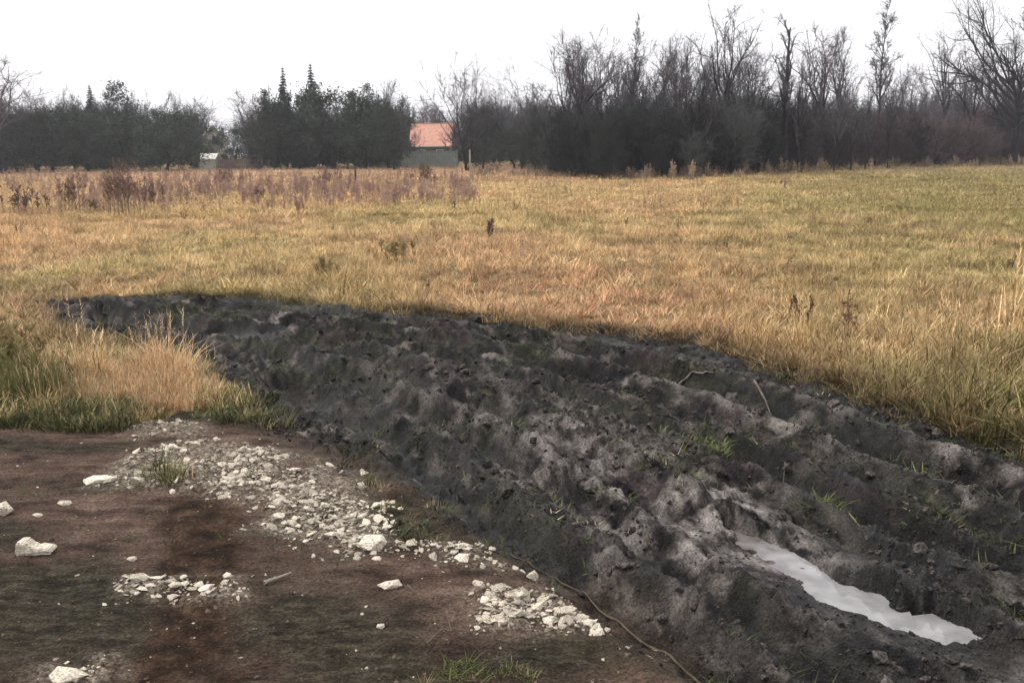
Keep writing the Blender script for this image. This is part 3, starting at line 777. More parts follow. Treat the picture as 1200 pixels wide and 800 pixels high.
def rubble():
    xs, ys = [], []
    for P, n in zip(RUBBLE, (8200, 1100, 340, 300, 600, 300)):
        a = np.array(P); x = rng.uniform(a[:, 0].min() - .05, a[:, 0].max() + .05, n); y = rng.uniform(a[:, 1].min() - .05, a[:, 1].max() + .05, n)
        k = sdist(x, y, P) + .05 * rng.normal(0, 1, n) + .08 * fbm(x * 5, y * 5, 261, 2) < 0
        xs.append(x[k]); ys.append(y[k])
    x = np.concatenate(xs); y = np.concatenate(ys)
    k = fbm(x * 3.5, y * 3.5, 271, 2) + rng.normal(0, .15, len(x)) > -.15
    x, y = x[k], y[k]; n = len(x)
    s = np.minimum(np.exp(rng.normal(math.log(.0095), .60, n)), .038); z = height(x, y)
    order = np.argsort(-s * F / y)
    top, rest = order[:270], order[270:]
    for q in top:                                            # the stones one can pick out
        o = bpy.data.objects.new('stone', STONES[rng.integers(0, 10)])
        o.location = (x[q], y[q], z[q] + s[q] * .04); o.scale = (s[q],) * 3
        o.rotation_euler = (rng.normal(0, .3), rng.normal(0, .3), rng.uniform(0, 6.28)); link(o, VERGEO)
    # stray small stones over the dirt
    a, b = rand_fan(1500, 1.8, 7, 1.0); mud, verge, rub, dm = masks(a, b); k = (verge > .6) & (rng.uniform(0, 1, len(a)) < .5)
    X = np.concatenate([x[rest], a[k]]); Y = np.concatenate([y[rest], b[k]]); n = len(X)
    S = np.concatenate([s[rest], np.exp(rng.normal(math.log(.006), .4, k.sum()))])
    g = scatter('gravel', np.stack([X, Y, height(X, Y) + S * .03], -1), rots(n, .4), S, rng.integers(0, 10, n), np.ones((n, 3)), STONES,
                'small pale gravel among the larger stones on the dirt', 'gravel')
    a, b = rand_fan(9000, 1.7, 6.5, .7); mud, verge, rub, dm = masks(a, b); k = verge > .35; a, b = a[k], b[k]; n = len(a)
    S = np.exp(rng.normal(math.log(.0045), .45, n))
    scatter('dirt_grit', np.stack([a, b, height(a, b) + S * .1], -1), rots(n, .5), S, rng.integers(0, 8, n), np.ones((n, 3)), GRIT, 'fine brown grit and crumbs over the trodden dirt', 'grit')
    # mud clods: the larger ones singly, the crumbs as one mass
    x, y = rand_fan(26000, 1.9, 13, .6); mud, verge, rub, dm = masks(x, y)
    k = (mud > .5) & (fbm(x * 2.3, y * 2.3, 281, 3) + rng.normal(0, .15, len(x)) > .08); x, y = x[k], y[k]
    z = height(x, y); k = z > WATER + .008; x, y, z = x[k], y[k], z[k]; n = len(x)
    s = np.exp(rng.normal(math.log(.014), .50, n)); s = np.minimum(s, .040)
    xf, yf = rand_fan(42000, 1.9, 7.5, .7); k = (masks(xf, yf)[0] > .4) & (fbm(xf * 3, yf * 3, 283, 3) + rng.normal(0, .2, len(xf)) > .0); xf, yf = xf[k], yf[k]
    zf = height(xf, yf); k = zf > WATER + .006; x = np.concatenate([x, xf[k]]); y = np.concatenate([y, yf[k]]); z = np.concatenate([z, zf[k]])
    s = np.concatenate([s, np.exp(rng.normal(math.log(.0065), .4, k.sum()))]); n = len(x)
    order = np.argsort(-s * F / y); top, rest = order[:220], order[220:]
    for q in top:
        o = bpy.data.objects.new('clod', CLODS[rng.integers(0, 8)])
        o.location = (x[q], y[q], z[q] + s[q] * .1); o.scale = (s[q],) * 3
        o.rotation_euler = (rng.normal(0, .4), rng.normal(0, .4), rng.uniform(0, 6.28)); link(o, TRACK)
    q = rest; n = len(q)
    scatter('mud_crumbs', np.stack([x[q], y[q], z[q] + s[q] * .1], -1), rots(n, .5), s[q], rng.integers(0, 8, n), np.ones((n, 3)), CLODS,
            'crumbs and small lumps of black mud over the track', 'mud')
rubble()

def block_stone(name, u, v, wpx, hpx, label, seed, rz=0.0, tall=.6, depth=.7, cat='stone', mat=None):
    x, y = (float(q) for q in pix(u, v)); z = zat(x, y)
    d = math.sqrt(x * x + y * y + (EYE - z) ** 2)
    w = wpx * d / F / 2
    me = hull_mesh(name, mat or M_STONE, 12, (1.1, depth, tall), False, seed, .26)
    bv = bmesh.new(); bv.from_mesh(me)
    bmesh.ops.dissolve_limit(bv, angle_limit=.18, verts=bv.verts[:], edges=bv.edges[:])
    bmesh.ops.bevel(bv, geom=bv.edges[:], offset=.03, segments=1, affect='EDGES')
    bv.to_mesh(me); bv.free()
    o = obj(name, me); o.location = (x, y, z + w * tall * .55); o.scale = (w, w, w); o.rotation_euler = (0, 0, rz)
    return tag(o, label, cat)
def notched_block(u, v, label):
    x, y = (float(q) for q in pix(u, v)); z = zat(x, y); w = .074
    prof = [(-1, -.05), (1.0, -.05), (.97, .34), (.45, .42), (.05, .40), (-.22, .58), (-.38, .95), (-.92, 1.0)]
    bm = bmesh.new(); r = random.Random(5)
    a = [bm.verts.new((p * w, -.5 * w, q * w * .75)) for p, q in prof]; b = [bm.verts.new((p * w * .95, .55 * w, q * w * .72)) for p, q in prof]
    bm.faces.new(a); bm.faces.new(b[::-1])
    for i in range(len(prof)): bm.faces.new((a[i], b[i], b[(i + 1) % 8], a[(i + 1) % 8]))
    bmesh.ops.recalc_face_normals(bm, faces=bm.faces[:])
    bmesh.ops.bevel(bm, geom=bm.edges[:], offset=.006, segments=2, affect='EDGES')
    for q in bm.verts: q.co += Vector((r.gauss(0, .0016), r.gauss(0, .0016), r.gauss(0, .0016)))
    me = bpy.data.meshes.new('stone_block'); bm.to_mesh(me); bm.free(); me.materials.append(M_STONE)
    o = obj('stone_block', me); o.location = (x, y, z + .004); o.rotation_euler = (0, 0, .12); tag(o, label, 'stone')
notched_block(43, 648, 'large pale notched stone block lying alone on the brown dirt at far left')
block_stone('stone', 0, 602, 24, 20, 'pale stone half cut off by the left edge of the picture', 2, .3, .7, .8)
block_stone('stone', 45, 605, 10, 6, 'tiny white stone just above the large notched stone block', 3, 0, .5)
block_stone('stone', 116, 562, 38, 13, 'long flat white stone at the left tip of the rubble', 4, .15, .30, .6)
block_stone('stone', 76, 590, 15, 7, 'small flat white stone left of the long flat one', 5, .2, .4)
block_stone('stone', 458, 688, 26, 11, 'smooth white stone alone on the dirt near the bottom middle', 6, .1, .40, .7)
block_stone('stone', 155, 656, 12, 9, 'small pale stone beside the dark damp patch of dirt', 7, .1, .6)
block_stone('stone', 161, 687, 17, 9, 'pale stone at the left end of the short row of stones', 8, 0, .5)
block_stone('stone', 440, 644, 34, 22, 'big cream stone at the lower right tip of the main rubble', 9, .4, .6, .8)
block_stone('stone', 624, 672, 15, 18, 'upright pale stone chip at the edge of the mud above the small rubble patch', 10, .5, 1.0, .5)
block_stone('stone', 446, 737, 11, 8, 'small pale stone below the smooth white stone near the bottom', 11, .1, .6)
block_stone('stone', 205, 690, 16, 9, 'pale stone in the middle of the short row of stones', 12, .2, .5)
block_stone('stone', 80, 798, 34, 18, 'large pale stone at the bottom edge in the left corner', 13, .2, .5)
block_stone('mud_clod', 563, 372, 30, 11, 'wide dark mud clod on the far lip of the track', 21, 0, .35, .6, 'clod', M_CLOD)
block_stone('mud_clod', 703, 384, 14, 10, 'lone round dark clod on the pale grass beyond the track', 22, 0, .7, .8, 'clod', M_CLOD)
block_stone('mud_clod', 522, 371, 10, 8, 'small dark clod left of the wide clod on the track lip', 23, 0, .7, .8, 'clod', M_CLOD)
block_stone('mud_clod', 858, 478, 20, 26, 'upright dark mud lump standing beside the green weed in the track', 24, 0, 1.2, .8, 'clod', M_CLOD)

# ------------------------------------------------------------------ twigs, canes and small weeds on the ground
def cane(name, pts, r, label, mat=M_STICK, lift=.012, cat='stem', k=5):
    P = np.array(pts, float); t = np.linspace(0, len(P) - 1, 8 * (len(P) - 1) + 1); i = np.minimum(t.astype(int), len(P) - 2); f = (t - i)[:, None]
    Q = P[i] * (1 - f) + P[i + 1] * f
    x, y = pix(Q[:, 0], Q[:, 1], -.02); z = height(x, y)
    z = np.convolve(np.pad(z, 3, 'edge'), np.ones(7) / 7, 'valid') + lift
    z = np.maximum(z, height(x, y) + r)
    c = np.array([x[0], y[0], z[0]])
    rr = r * np.linspace(1.0, .35, len(x)); rr *= 1 + .15 * np.sin(np.arange(len(x)) * 2.1)
    mb = MB(); mb.tube(np.stack([x, y, z], -1) - c, rr, k)
    o = mb.build(name, mat, None, True); o.location = c
    return tag(o, label, cat)
cane('bramble_cane', [(880, 800), (820, 775), (765, 740), (720, 700), (685, 672), (640, 650), (585, 625)], .0065, 'long arching dead stem lying along the edge of the mud', cat='stem')
cane('twig', [(500, 765), (520, 745), (530, 748), (524, 730), (518, 722)], .004, 'small crooked twig on the dirt near the bottom middle', cat='twig')
cane('twig', [(478, 694), (486, 704), (496, 714)], .004, 'reddish twig just below the smooth white stone', cat='twig')
cane('stick', [(310, 692), (326, 686), (342, 679)], .009, 'short pale stick on the dirt right of the row of stones', M_POST, cat='stick')
cane('stick', [(884, 462), (896, 470), (904, 476)], .011, 'weathered stick leaning across the mud below the far bank', M_DRIFT, .008, cat='stick')
cane('stick', [(925, 476), (945, 473), (968, 474)], .012, 'pale stick lying level in the mud right of the leaning stick', M_DRIFT, .004, cat='stick')
cane('stick', [(1112, 572), (1122, 580), (1134, 590)], .013, 'short pinkish stick end in the mud beside the right-hand rut', M_DRIFT, .006, cat='stick')
cane('straw_stalk', [(1128, 650), (1160, 655), (1204, 664)], .007, 'pale straw stalk lying flat at the right edge of the mud', M_STRAWW, .012, cat='straw')
cane('straw_stalk', [(985, 598), (1005, 604), (1030, 610)], .006, 'dull straw stalk in the mud under the right green weed', M_STRAWW, .012, cat='straw')
cane('twig', [(920, 545), (918, 556), (926, 566), (938, 572)], .004, 'thin curved twig standing left of the right green weed', M_STICK, .03, cat='twig')
cane('stick', [(790, 438), (812, 440), (836, 446)], .012, 'pale stick in the far side of the track', M_DRIFT, .004, cat='stick')

M_GREENW = simple('green_weed_leaf', (.028, .042, .012), (.12, .13, .035), 30, .7, spec=.2)
M_DULLW = simple('dull_green_weed_leaf', (.016, .024, .010), (.065, .070, .030), 30, .7, spec=.2)
def weed(u, v, r, label, mat=M_GREENW, n=13, up=.8):
    x, y = (float(q) for q in pix(u, v, -.02)); z = zat(x, y)
    mb = MB()
    for _ in range(n * 7):
        a = random.random() * 6.283; q = r * 1.1 * math.sqrt(random.random())
        blade(mb, (q * math.cos(a), q * math.sin(a) * .8, -.005), random.random() * 6.283, r * random.uniform(.2, .75) * up, r * random.uniform(.02, .06), random.uniform(.1, 1.2), random.uniform(.2, 1.0))
    o = mb.build('green_weed', mat); o.location = (x, y, z - .005); o.rotation_euler = (0, 0, u)
    return tag(o, label, 'weed')
weed(962, 588, .11, 'bright green leafy weed growing in the mud between the ruts at right', n=17, up=1.1)
weed(822, 525, .16, 'olive green weed patch in the middle of the track beside the mud lump', n=22, up=.5)
weed(486, 625, .11, 'dull green weed between the rubble and the mud', M_DULLW, 16, .7)
weed(200, 572, .07, 'small dark green weed growing among the white rubble', M_DULLW, 12, .7)
weed(545, 797, .08, 'fresh green weed at the bottom edge of the picture', n=18, up=.9)
weed(838, 795, .07, 'small green weed at the bottom where the dead stem ends', M_DULLW, 12, .9)
weed(735, 560, .10, 'thin green weed patch left of the pale clay beside the puddle', M_GREENW, 14, .45)
weed(1085, 600, .10, 'dull green weed patch in the mud near the right edge', M_DULLW, 16, .6)
weed(660, 480, .10, 'flat green weed in the middle of the mud', M_DULLW, 13, .4)
weed(122, 500, .10, 'dark green broad-leaved weed at the foot of the pale grass bank', M_DULLW, 18, .9)
weed(930, 436, .13, 'green weed on the far lip of the track at right', M_DULLW, 18, .7)

# ------------------------------------------------------------------ dead weed clumps that stand out in the field
def weed_clump(u, v, h, n, spread, label, mat=M_CLUMP, br=9):
    x, y = (float(q) for q in pix(u, v)); z = zat(x, y)
    o = obj('dead_weed_clump', weed_stalk_mesh('dead_weed_clump', h, n, mat, spread, br)); o.location = (x, y, z)
    return tag(o, label, 'weed clump')
weed_clump(146, 256, 1.55, 34, .5, 'tallest dark brown dead weed clump at the left of the field')
weed_clump(84, 250, 1.15, 18, .35, 'second tallest dead weed clump, left of the tallest one')
weed_clump(181, 246, .95, 16, .35, 'dead weed clump just right of the tallest one')
weed_clump(110, 250, .45, 8, .2, 'short dark weed clump between the two tallest clumps')
weed_clump(30, 252, .8, 22, .8, 'broad reddish weed clump near the left edge of the field')
weed_clump(268, 222, 1.0, 20, .8, 'dead weed clump standing below the white shed')
weed_clump(303, 240, .6, 10, .35, 'lone small weed clump in the field below the twin spruces')
weed_clump(384, 222, 1.0, 22, .8, 'dark weed clump left of the dark fence post')
weed_clump(496, 219, 1.1, 24, .7, 'dark weed clump in front of the grey fence below the house')
weed_clump(576, 284, .42, 6, .08, 'single dark seed-headed weed in the middle of the field')
weed_clump(465, 308, .40, 16, .30, 'straw coloured weed clump in the near field left of centre', M_STRAWW)
weed_clump(378, 326, .28, 12, .22, 'low straw coloured weed clump close behind the mud', M_STRAWW)
weed_clump(18, 444, .58, 16, .22, 'tall pale seed-headed weed at the left edge above the pale grass bank', M_STRAWW)

# ------------------------------------------------------------------ trees
def rv(s): return np.array([random.gauss(0, s), random.gauss(0, s), random.gauss(0, s)])
def unit(v): return v / (np.linalg.norm(v) + 1e-9)

def bare_tree(name, seed, h=12.0, r=.17, limbs=12, first=.35, ang=.75, llen=.36, lean=(0, 0), up=.25, sub=6, tw=6, fine=3, rnd=True, dbl=False, lr=1.0):
    """trunk mesh and crown mesh (limbs, branches, twigs) of a leafless tree"""
    random.seed(seed); T = MB(); C = MB()
    stems = [(np.array([0, 0, -.2]), np.array([lean[0], lean[1], 1.0]), h, r)]
    if dbl: stems.append((np.array([.25, .1, -.2]), np.array([lean[0] + .22, lean[1] + .1, 1.0]), h * .85, r * .8))
    def path(p, d, L, n, wander, upw):
        P = [p]; d = unit(d)
        for _ in range(n):
            d = unit(d + rv(wander) + np.array([0, 0, upw])); P.append(P[-1] + d * L / n)
        return np.array(P)
    for (p, d, H, R) in stems:
        P = path(p, d, H * (.74 if rnd else 1), 9, .07, .05)
        s = np.linspace(0, 1, 10); rad = R * (1 - .88 * s ** .9); rad[0] *= 1.35
        T.tube(P, rad, 7)
        for k in range(limbs):
            t = first + (1 - first) * (k + random.random()) / limbs
            i = min(int(t * 9), 8); f = t * 9 - i; b = P[i] * (1 - f) + P[i + 1] * f
            a = k * 2.4 + random.gauss(0, .4); e = ang * random.uniform(.7, 1.25) * ((1.25 - .85 * t) if rnd else (1.15 - .5 * t))
            dd = np.array([math.cos(a) * math.sin(e), math.sin(a) * math.sin(e), math.cos(e)])
            q = (t - first) / (1 - first); L = H * llen * ((.62 + .75 * math.sin(math.pi * (.15 + .72 * q))) if rnd else (1.15 - .65 * t)) * random.uniform(.65, 1.2); rl = (R * (1 - .85 * t) * .55 + .012) * lr
            Q = path(b, dd, L, 6, .16, up * .35)
            (T if k % 2 == 0 and t < .6 else C).tube(Q, rl * (1 - .85 * np.linspace(0, 1, 7)), 5)
            for j in range(sub):
                t2 = random.uniform(.2, 1.0); i2 = min(int(t2 * 6), 5); f2 = t2 * 6 - i2; b2 = Q[i2] * (1 - f2) + Q[i2 + 1] * f2
                d2 = unit(unit(Q[i2 + 1] - Q[i2]) + rv(.55)); L2 = L * random.uniform(.25, .5)
                q2 = path(b2, d2, L2, 3, .2, up * .5)
                C.tube(q2, (rl * .38 + .004) * (1 - .7 * np.linspace(0, 1, 4)), 3)
                for m in range(tw):
                    t3 = random.uniform(.15, 1.0); i3 = min(int(t3 * 3), 2); b3 = q2[i3] + (q2[i3 + 1] - q2[i3]) * (t3 * 3 - i3)
                    d3 = unit(unit(q2[i3 + 1] - q2[i3]) + rv(.6) + np.array([0, 0, up])); L3 = L2 * random.uniform(.3, .65)
                    e3 = b3 + d3 * L3; C.cone(b3, e3, .014)
                    for _ in range(fine):
                        b4 = b3 + d3 * L3 * random.uniform(.2, .95); C.cone(b4, b4 + unit(d3 + rv(.6)) * L3 * random.uniform(.3, .7), .011)
    return T, C

class Kind:
    def __init__(s, trunk, crown): s.trunk = trunk; s.crown = crown
TWIGM = [M_TWIG, M_TWIGB]
def make_bare(seed, tm=M_TWIG, **k):
    T, C = bare_tree('bare', seed, **k); return Kind(T.mesh('trunk', M_BARK, True), C.mesh('crown', tm))
BARE = [make_bare(1, h=12, llen=.32, ang=.6, limbs=13, r=.27, lr=1.2), make_bare(2, h=12, llen=.28, ang=.55, first=.3, limbs=15, sub=6, r=.27, lr=1.2), make_bare(3, M_TWIGB, h=12, llen=.36, ang=.7, dbl=True, limbs=9, r=.25, lr=1.2),
        make_bare(4, h=12, llen=.26, ang=.5, limbs=16, first=.35, r=.2, lr=1.2), make_bare(5, M_TWIGB, h=12, llen=.34, ang=.8, lean=(-.15, 0)), make_bare(6, h=12, llen=.28, ang=.6, dbl=True, limbs=10)]
M_DARKTWIG = simple('dark_twigs', (.016, .014, .018), (.040, .035, .040), 3, .95, spec=.1)
BIGOAK = make_bare(11, M_DARKTWIG, h=12, llen=.50, ang=1.25, first=.40, limbs=20, r=.42, sub=10, tw=8, fine=3, lr=1.5)
FORK = make_bare(12, h=12, llen=.36, ang=.85, first=.22, limbs=13, r=.20, sub=7, dbl=True)
ARCH = make_bare(13, h=12, llen=.5, ang=1.0, first=.3, limbs=10, lean=(-.35, 0), r=.18, sub=8, up=.1)
SLIM = make_bare(14, rnd=False, h=12, llen=.22, ang=.65, first=.4, limbs=24, r=.12, sub=6, fine=4)
DARKT = make_bare(15, rnd=False, h=12, llen=.24, ang=.6, first=.35, limbs=14, r=.42, sub=5, lr=1.2)
SHRUB = [make_bare(21 + k, M_BRUSH, h=6, llen=.40, ang=.7, first=.06, limbs=16, r=.06, sub=7, tw=7, fine=3, dbl=True) for k in range(4)]

SHRUB_T = make_bare(29, M_TWIGB, h=6, llen=.40, ang=.7, first=.1, limbs=11, r=.07, sub=6, tw=6, fine=2)

def leaf_cloud(seed, n, cl, rx, rz, z0, size, mat):
    """leaf faces gathered in clumps through the crown's volume"""
    r = np.random.default_rng(seed)
    d = r.normal(0, 1, (cl, 3)); d /= np.linalg.norm(d, axis=1, keepdims=True); d *= r.uniform(.35, 1.0, (cl, 1)) ** .6
    c = d * np.array([rx, rx, rz]) + np.array([0, 0, z0]); cr = r.uniform(.10, .26, cl) * (rx + rz) / 2
    k = r.integers(0, cl, n); p = c[k] + r.normal(0, .55, (n, 3)) * cr[k][:, None]
    p[:, 2] = np.maximum(p[:, 2], .15)
    a = r.normal(0, 1, (n, 3)); a /= np.linalg.norm(a, axis=1, keepdims=True); b = np.cross(a, r.normal(0, 1, (n, 3))); b /= np.linalg.norm(b, axis=1, keepdims=True)
    s = size * r.uniform(.5, 1.3, (n, 1))
    V = np.stack([p - a * s, p + b * s * .5, p + a * s, p - b * s * .5], 1).reshape(-1, 3)
    return mesh_np('crown', V, np.arange(4 * n).reshape(-1, 4), mat)

def ever_kind(seed, rx, rz, z0, n=8500, size=.10):
    T, C = bare_tree('e', seed, h=z0 + rz * .9, r=.16, limbs=12, first=.2, ang=.9, llen=.4, sub=3, tw=2, fine=0)
    return Kind(T.mesh('trunk', M_BARK, True), leaf_cloud(seed, n, 60, rx, rz, z0, size, M_EVER))
EVER = [ever_kind(31, 3.2, 3.6, 3.9), ever_kind(32, 3.8, 3.2, 3.5), ever_kind(33, 2.6, 3.9, 4.1)]     # 7.5 m tall
COLUMN = ever_kind(34, 1.1, 3.6, 3.8, 4600, .09)

def spruce_kind(seed, h=9.0):
    random.seed(seed); T = MB(); C = MB()
    T.tube([(0, 0, -.2), (.02, 0, h * .5), (0, 0, h)], [.16, .1, .02], 6)
    z = 1.0
    while z < h - .1:
        R = (h - z) * .23 + .05
        for k in range(9):
            a = random.random() * 6.283; L = R * random.uniform(.7, 1.1)
            b = np.array([0, 0, z]); e = np.array([math.cos(a) * L, math.sin(a) * L, z - L * .30])
            C.cone(b, e, .03)
            for j in range(10):
                c = b + (e - b) * random.uniform(.1, 1.0); s = L * .30 + .05
                V = [c, c + rv(s * .35) + np.array([math.cos(a) * s * .8, math.sin(a) * s * .8, -s * .2]), c + rv(s * .5) + np.array([0, 0, -s * .6])]
                C.add(V, [[0, 1, 2]])
        z += .20 + .02 * (h - z)
    return Kind(T.mesh('trunk', M_BARK, True), C.mesh('crown', M_SPRUCE))
SPRUCE = spruce_kind(41)

NAT = {}
def top_of(me):
    if me.name not in NAT:
        co = np.empty(len(me.vertices) * 3, np.float32); me.vertices.foreach_get('co', co); NAT[me.name] = float(np.percentile(co[2::3], 99.7))
    return NAT[me.name]

def tree(name, kind, u, vtop, dist, label, group, width=1.0, rz=None):
    if group == GW: dist = dist - 74 + 57.5 + 14 * float(smooth(690, 610, np.array(u))) + 33 * float(smooth(800, 1200, np.array(u)))
    x = ray_at(u, dist); h = height_for(u, vtop, dist); s = h / top_of(kind.crown)
    o = empty(name, (x, dist, zat(x, dist) - .05), random.Random(int(u * 7 + dist)).uniform(0, 6.28) if rz is None else rz, (s * width, s * width, s))
    obj('trunk', kind.trunk, o); obj('crown', kind.crown, o)
    return tag(o, label, 'tree', group)

GW = 'bare trees of the wood on the right'
tree('bare_tree', BIGOAK, 1184, -22, 74, 'big dark spreading bare tree at the right edge, cut off by the top', GW, 1.0, 2.2)
tree('bare_tree', SLIM, 1027, -6, 84, 'tall slender bare tree with a pale feathery top, second from the big right-hand tree', GW, 1.1)
tree('bare_tree', DARKT, 917, 14, 74, 'bare tree with the thickest black trunk in the middle of the wood', GW, 1.0)
tree('bare_tree', BARE[1], 849, 5, 80, 'tallest bare tree left of the thick black trunk', GW, 1.05)
tree('bare_tree', SLIM, 739, 16, 82, 'very thin pole-like bare tree rising above the left half of the wood', GW, .75)
tree('bare_tree', BARE[2], 672, 33, 80, 'many-stemmed bare tree at the left shoulder of the wood', GW)
tree('bare_tree', BARE[5], 704, 30, 84, 'round-headed bare tree between the many-stemmed one and the thin pole', GW)
tree('bare_tree', BARE[3], 777, 42, 78, 'straight bare tree just right of the thin pole', GW)
tree('bare_tree', BARE[0], 801, 36, 85, 'dark bare tree midway between the thin pole and the tallest tree', GW)
tree('bare_tree', BARE[4], 828, 58, 76, 'bare tree leaning left beside the tallest tree', GW, 1.0, 0)
tree('bare_tree', BARE[4], 889, 50, 80, 'crooked bare tree leaning just left of the thick black trunk', GW, 1.0, .5)
tree('bare_tree', BARE[2], 951, 24, 86, 'wide purplish bare crown just right of the thick black trunk', GW, 1.1)
tree('bare_tree', BARE[3], 985, 28, 84, 'upright bare tree left of the tall slender one', GW)
tree('bare_tree', BARE[1], 1098, 36, 92, 'small pale-topped bare tree in the gap left of the big right-hand tree', GW)
tree('bare_tree', BARE[2], 1126, 52, 86, 'reddish bushy bare tree under the branches of the big right-hand tree', GW, 1.2)
tree('bare_tree', BARE[5], 1066, 74, 82, 'low bare tree right of the tall slender one', GW, 1.2)
tree('bare_tree', BARE[0], 1152, 66, 92, 'bare tree partly hidden behind the big right-hand tree', GW, 1.2)
tree('bare_tree', ARCH, 640, 56, 82, 'arching bare tree leaning left at the left end of the wood', GW, 1.0, 0)
tree('bare_tree', BARE[0], 722, 58, 88, 'shorter bare tree just left of the thin pole', GW)
tree('bare_tree', BARE[5], 870, 40, 92, 'bare tree set back between the tallest tree and the thick black trunk', GW)
tree('bare_tree', BARE[1], 938, 60, 72, 'short thin bare tree close right of the thick black trunk', GW, .8)
tree('bare_tree', BARE[3], 977, 92, 71, 'dark-stemmed young tree at the front of the wood, leftmost of four', GW, .8)
tree('bare_tree', BARE[0], 996, 98, 71, 'dark-stemmed young tree at the front of the wood, second of four', GW, .8)
tree('bare_tree', BARE[3], 1014, 95, 71, 'dark-stemmed young tree at the front of the wood, third of four', GW, .8)
tree('bare_tree', BARE[1], 1041, 88, 72, 'dark-stemmed young tree at the front of the wood, rightmost of four', GW, .8)
tree('bare_tree', FORK, 547, 58, 88, 'forked dark bare tree standing alone beside the house', 'bare trees near the house', .95, .4)
tree('bare_tree', BARE[4], 604, 84, 96, 'thin leaning bare tree between the house tree and the wood', 'bare trees near the house', 1.0, 0)
tree('bare_tree', BARE[2], 498, 116, 160, 'hazy brown bare tree rising directly behind the red-roofed house', 'bare trees near the house', 1.7)

tree('bare_tree', SHRUB_T, 484, 146, 112, 'low bare bush covering the left end of the salmon roof', 'bare trees near the house', 1.0)
tree('bare_tree', SHRUB_T, 529, 142, 108, 'low bare bush covering the right end of the salmon roof', 'bare trees near the house', 1.0)
GL = 'trees of the tree line on the left'
tree('bare_tree', BARE[2], 8, 66, 92, 'tall bluish bare tree at the left edge of the picture', GL, 1.7)
tree('bare_tree', BARE[5], 44, 94, 100, 'lower bare tree right of the one at the left edge', GL, 1.3)
tree('spruce_tree', SPRUCE, 113, 100, 112, 'dark pointed evergreen tip above the left tree line', GL, 1.0)
tree('column_tree', COLUMN, 143, 94, 110, 'grey-green columnar tree beside the pointed evergreen tip', GL, 1.1)
tree('spruce_tree', SPRUCE, 337, 80, 108, 'left one of the two pointed spruces in the left tree line', GL, .8)
tree('spruce_tree', SPRUCE, 369, 76, 110, 'right one of the two pointed spruces in the left tree line', GL, .9)
tree('bare_tree', BARE[0], 210, 104, 190, 'far hazy bare tree tip left of the low gap in the tree line', GL, 1.2)
tree('bare_tree', BARE[5], 243, 112, 190, 'far hazy rounded tree in the low gap of the tree line', GL, 1.8)
tree('bare_tree', BARE[2], 294, 104, 135, 'brownish bare tree just left of the twin spruces', GL, 1.4)
tree('bare_tree', BARE[0], 456, 92, 104, 'bare tree tip at the right end of the left tree line', GL, 1.2)
for k, (u, vt, d, wd, e, lab) in enumerate((
        (20, 118, 96, 1.1, 0, 'dark evergreen below the tall bluish tree at the left edge'),
        (62, 122, 98, 1.2, 1, 'dark round evergreen between the left edge tree and the pointed tip'),
        (104, 124, 97, 1.1, 2, 'dark evergreen directly under the pointed evergreen tip'),
        (150, 122, 98, 1.2, 0, 'dark evergreen directly under the columnar tree'),
        (196, 124, 97, 1.2, 1, 'last dark evergreen before the low gap with the pale house'),
        (276, 146, 112, 1.0, 1, 'low evergreen bush right of the pale gabled house'),
        (236, 152, 112, .8, 0, 'low evergreen bush at the left corner of the pale gabled house'),
        (322, 106, 100, 1.0, 2, 'dark evergreen under the left spruce'),
        (352, 98, 102, 1.1, 0, 'dark evergreen between the two pointed spruces'),
        (392, 98, 100, 1.1, 1, 'dark evergreen just right of the two spruces'),
        (428, 100, 98, 1.1, 2, 'dark evergreen second from the house in the left tree line'),
        (462, 112, 96, .8, 0, 'dark evergreen nearest the left side of the red-roofed house'),
        (566, 132, 96, .9, 1, 'low dark evergreen right of the forked tree beside the house'),
        (612, 138, 94, 1.0, 0, 'low dark evergreen at the left foot of the wood'))):
    tree('evergreen_tree', EVER[e], u, vt, d, lab, GL, wd)

# the wood's undergrowth and the far woods: masses in which no single plant can be told apart
def front(u):
    """distance of the wood's front edge: nearest left of its middle, receding to the right"""
    u = np.asarray(u, float)
    return 57 + 14 * smooth(690, 610, u) + 33 * smooth(800, 1200, u)

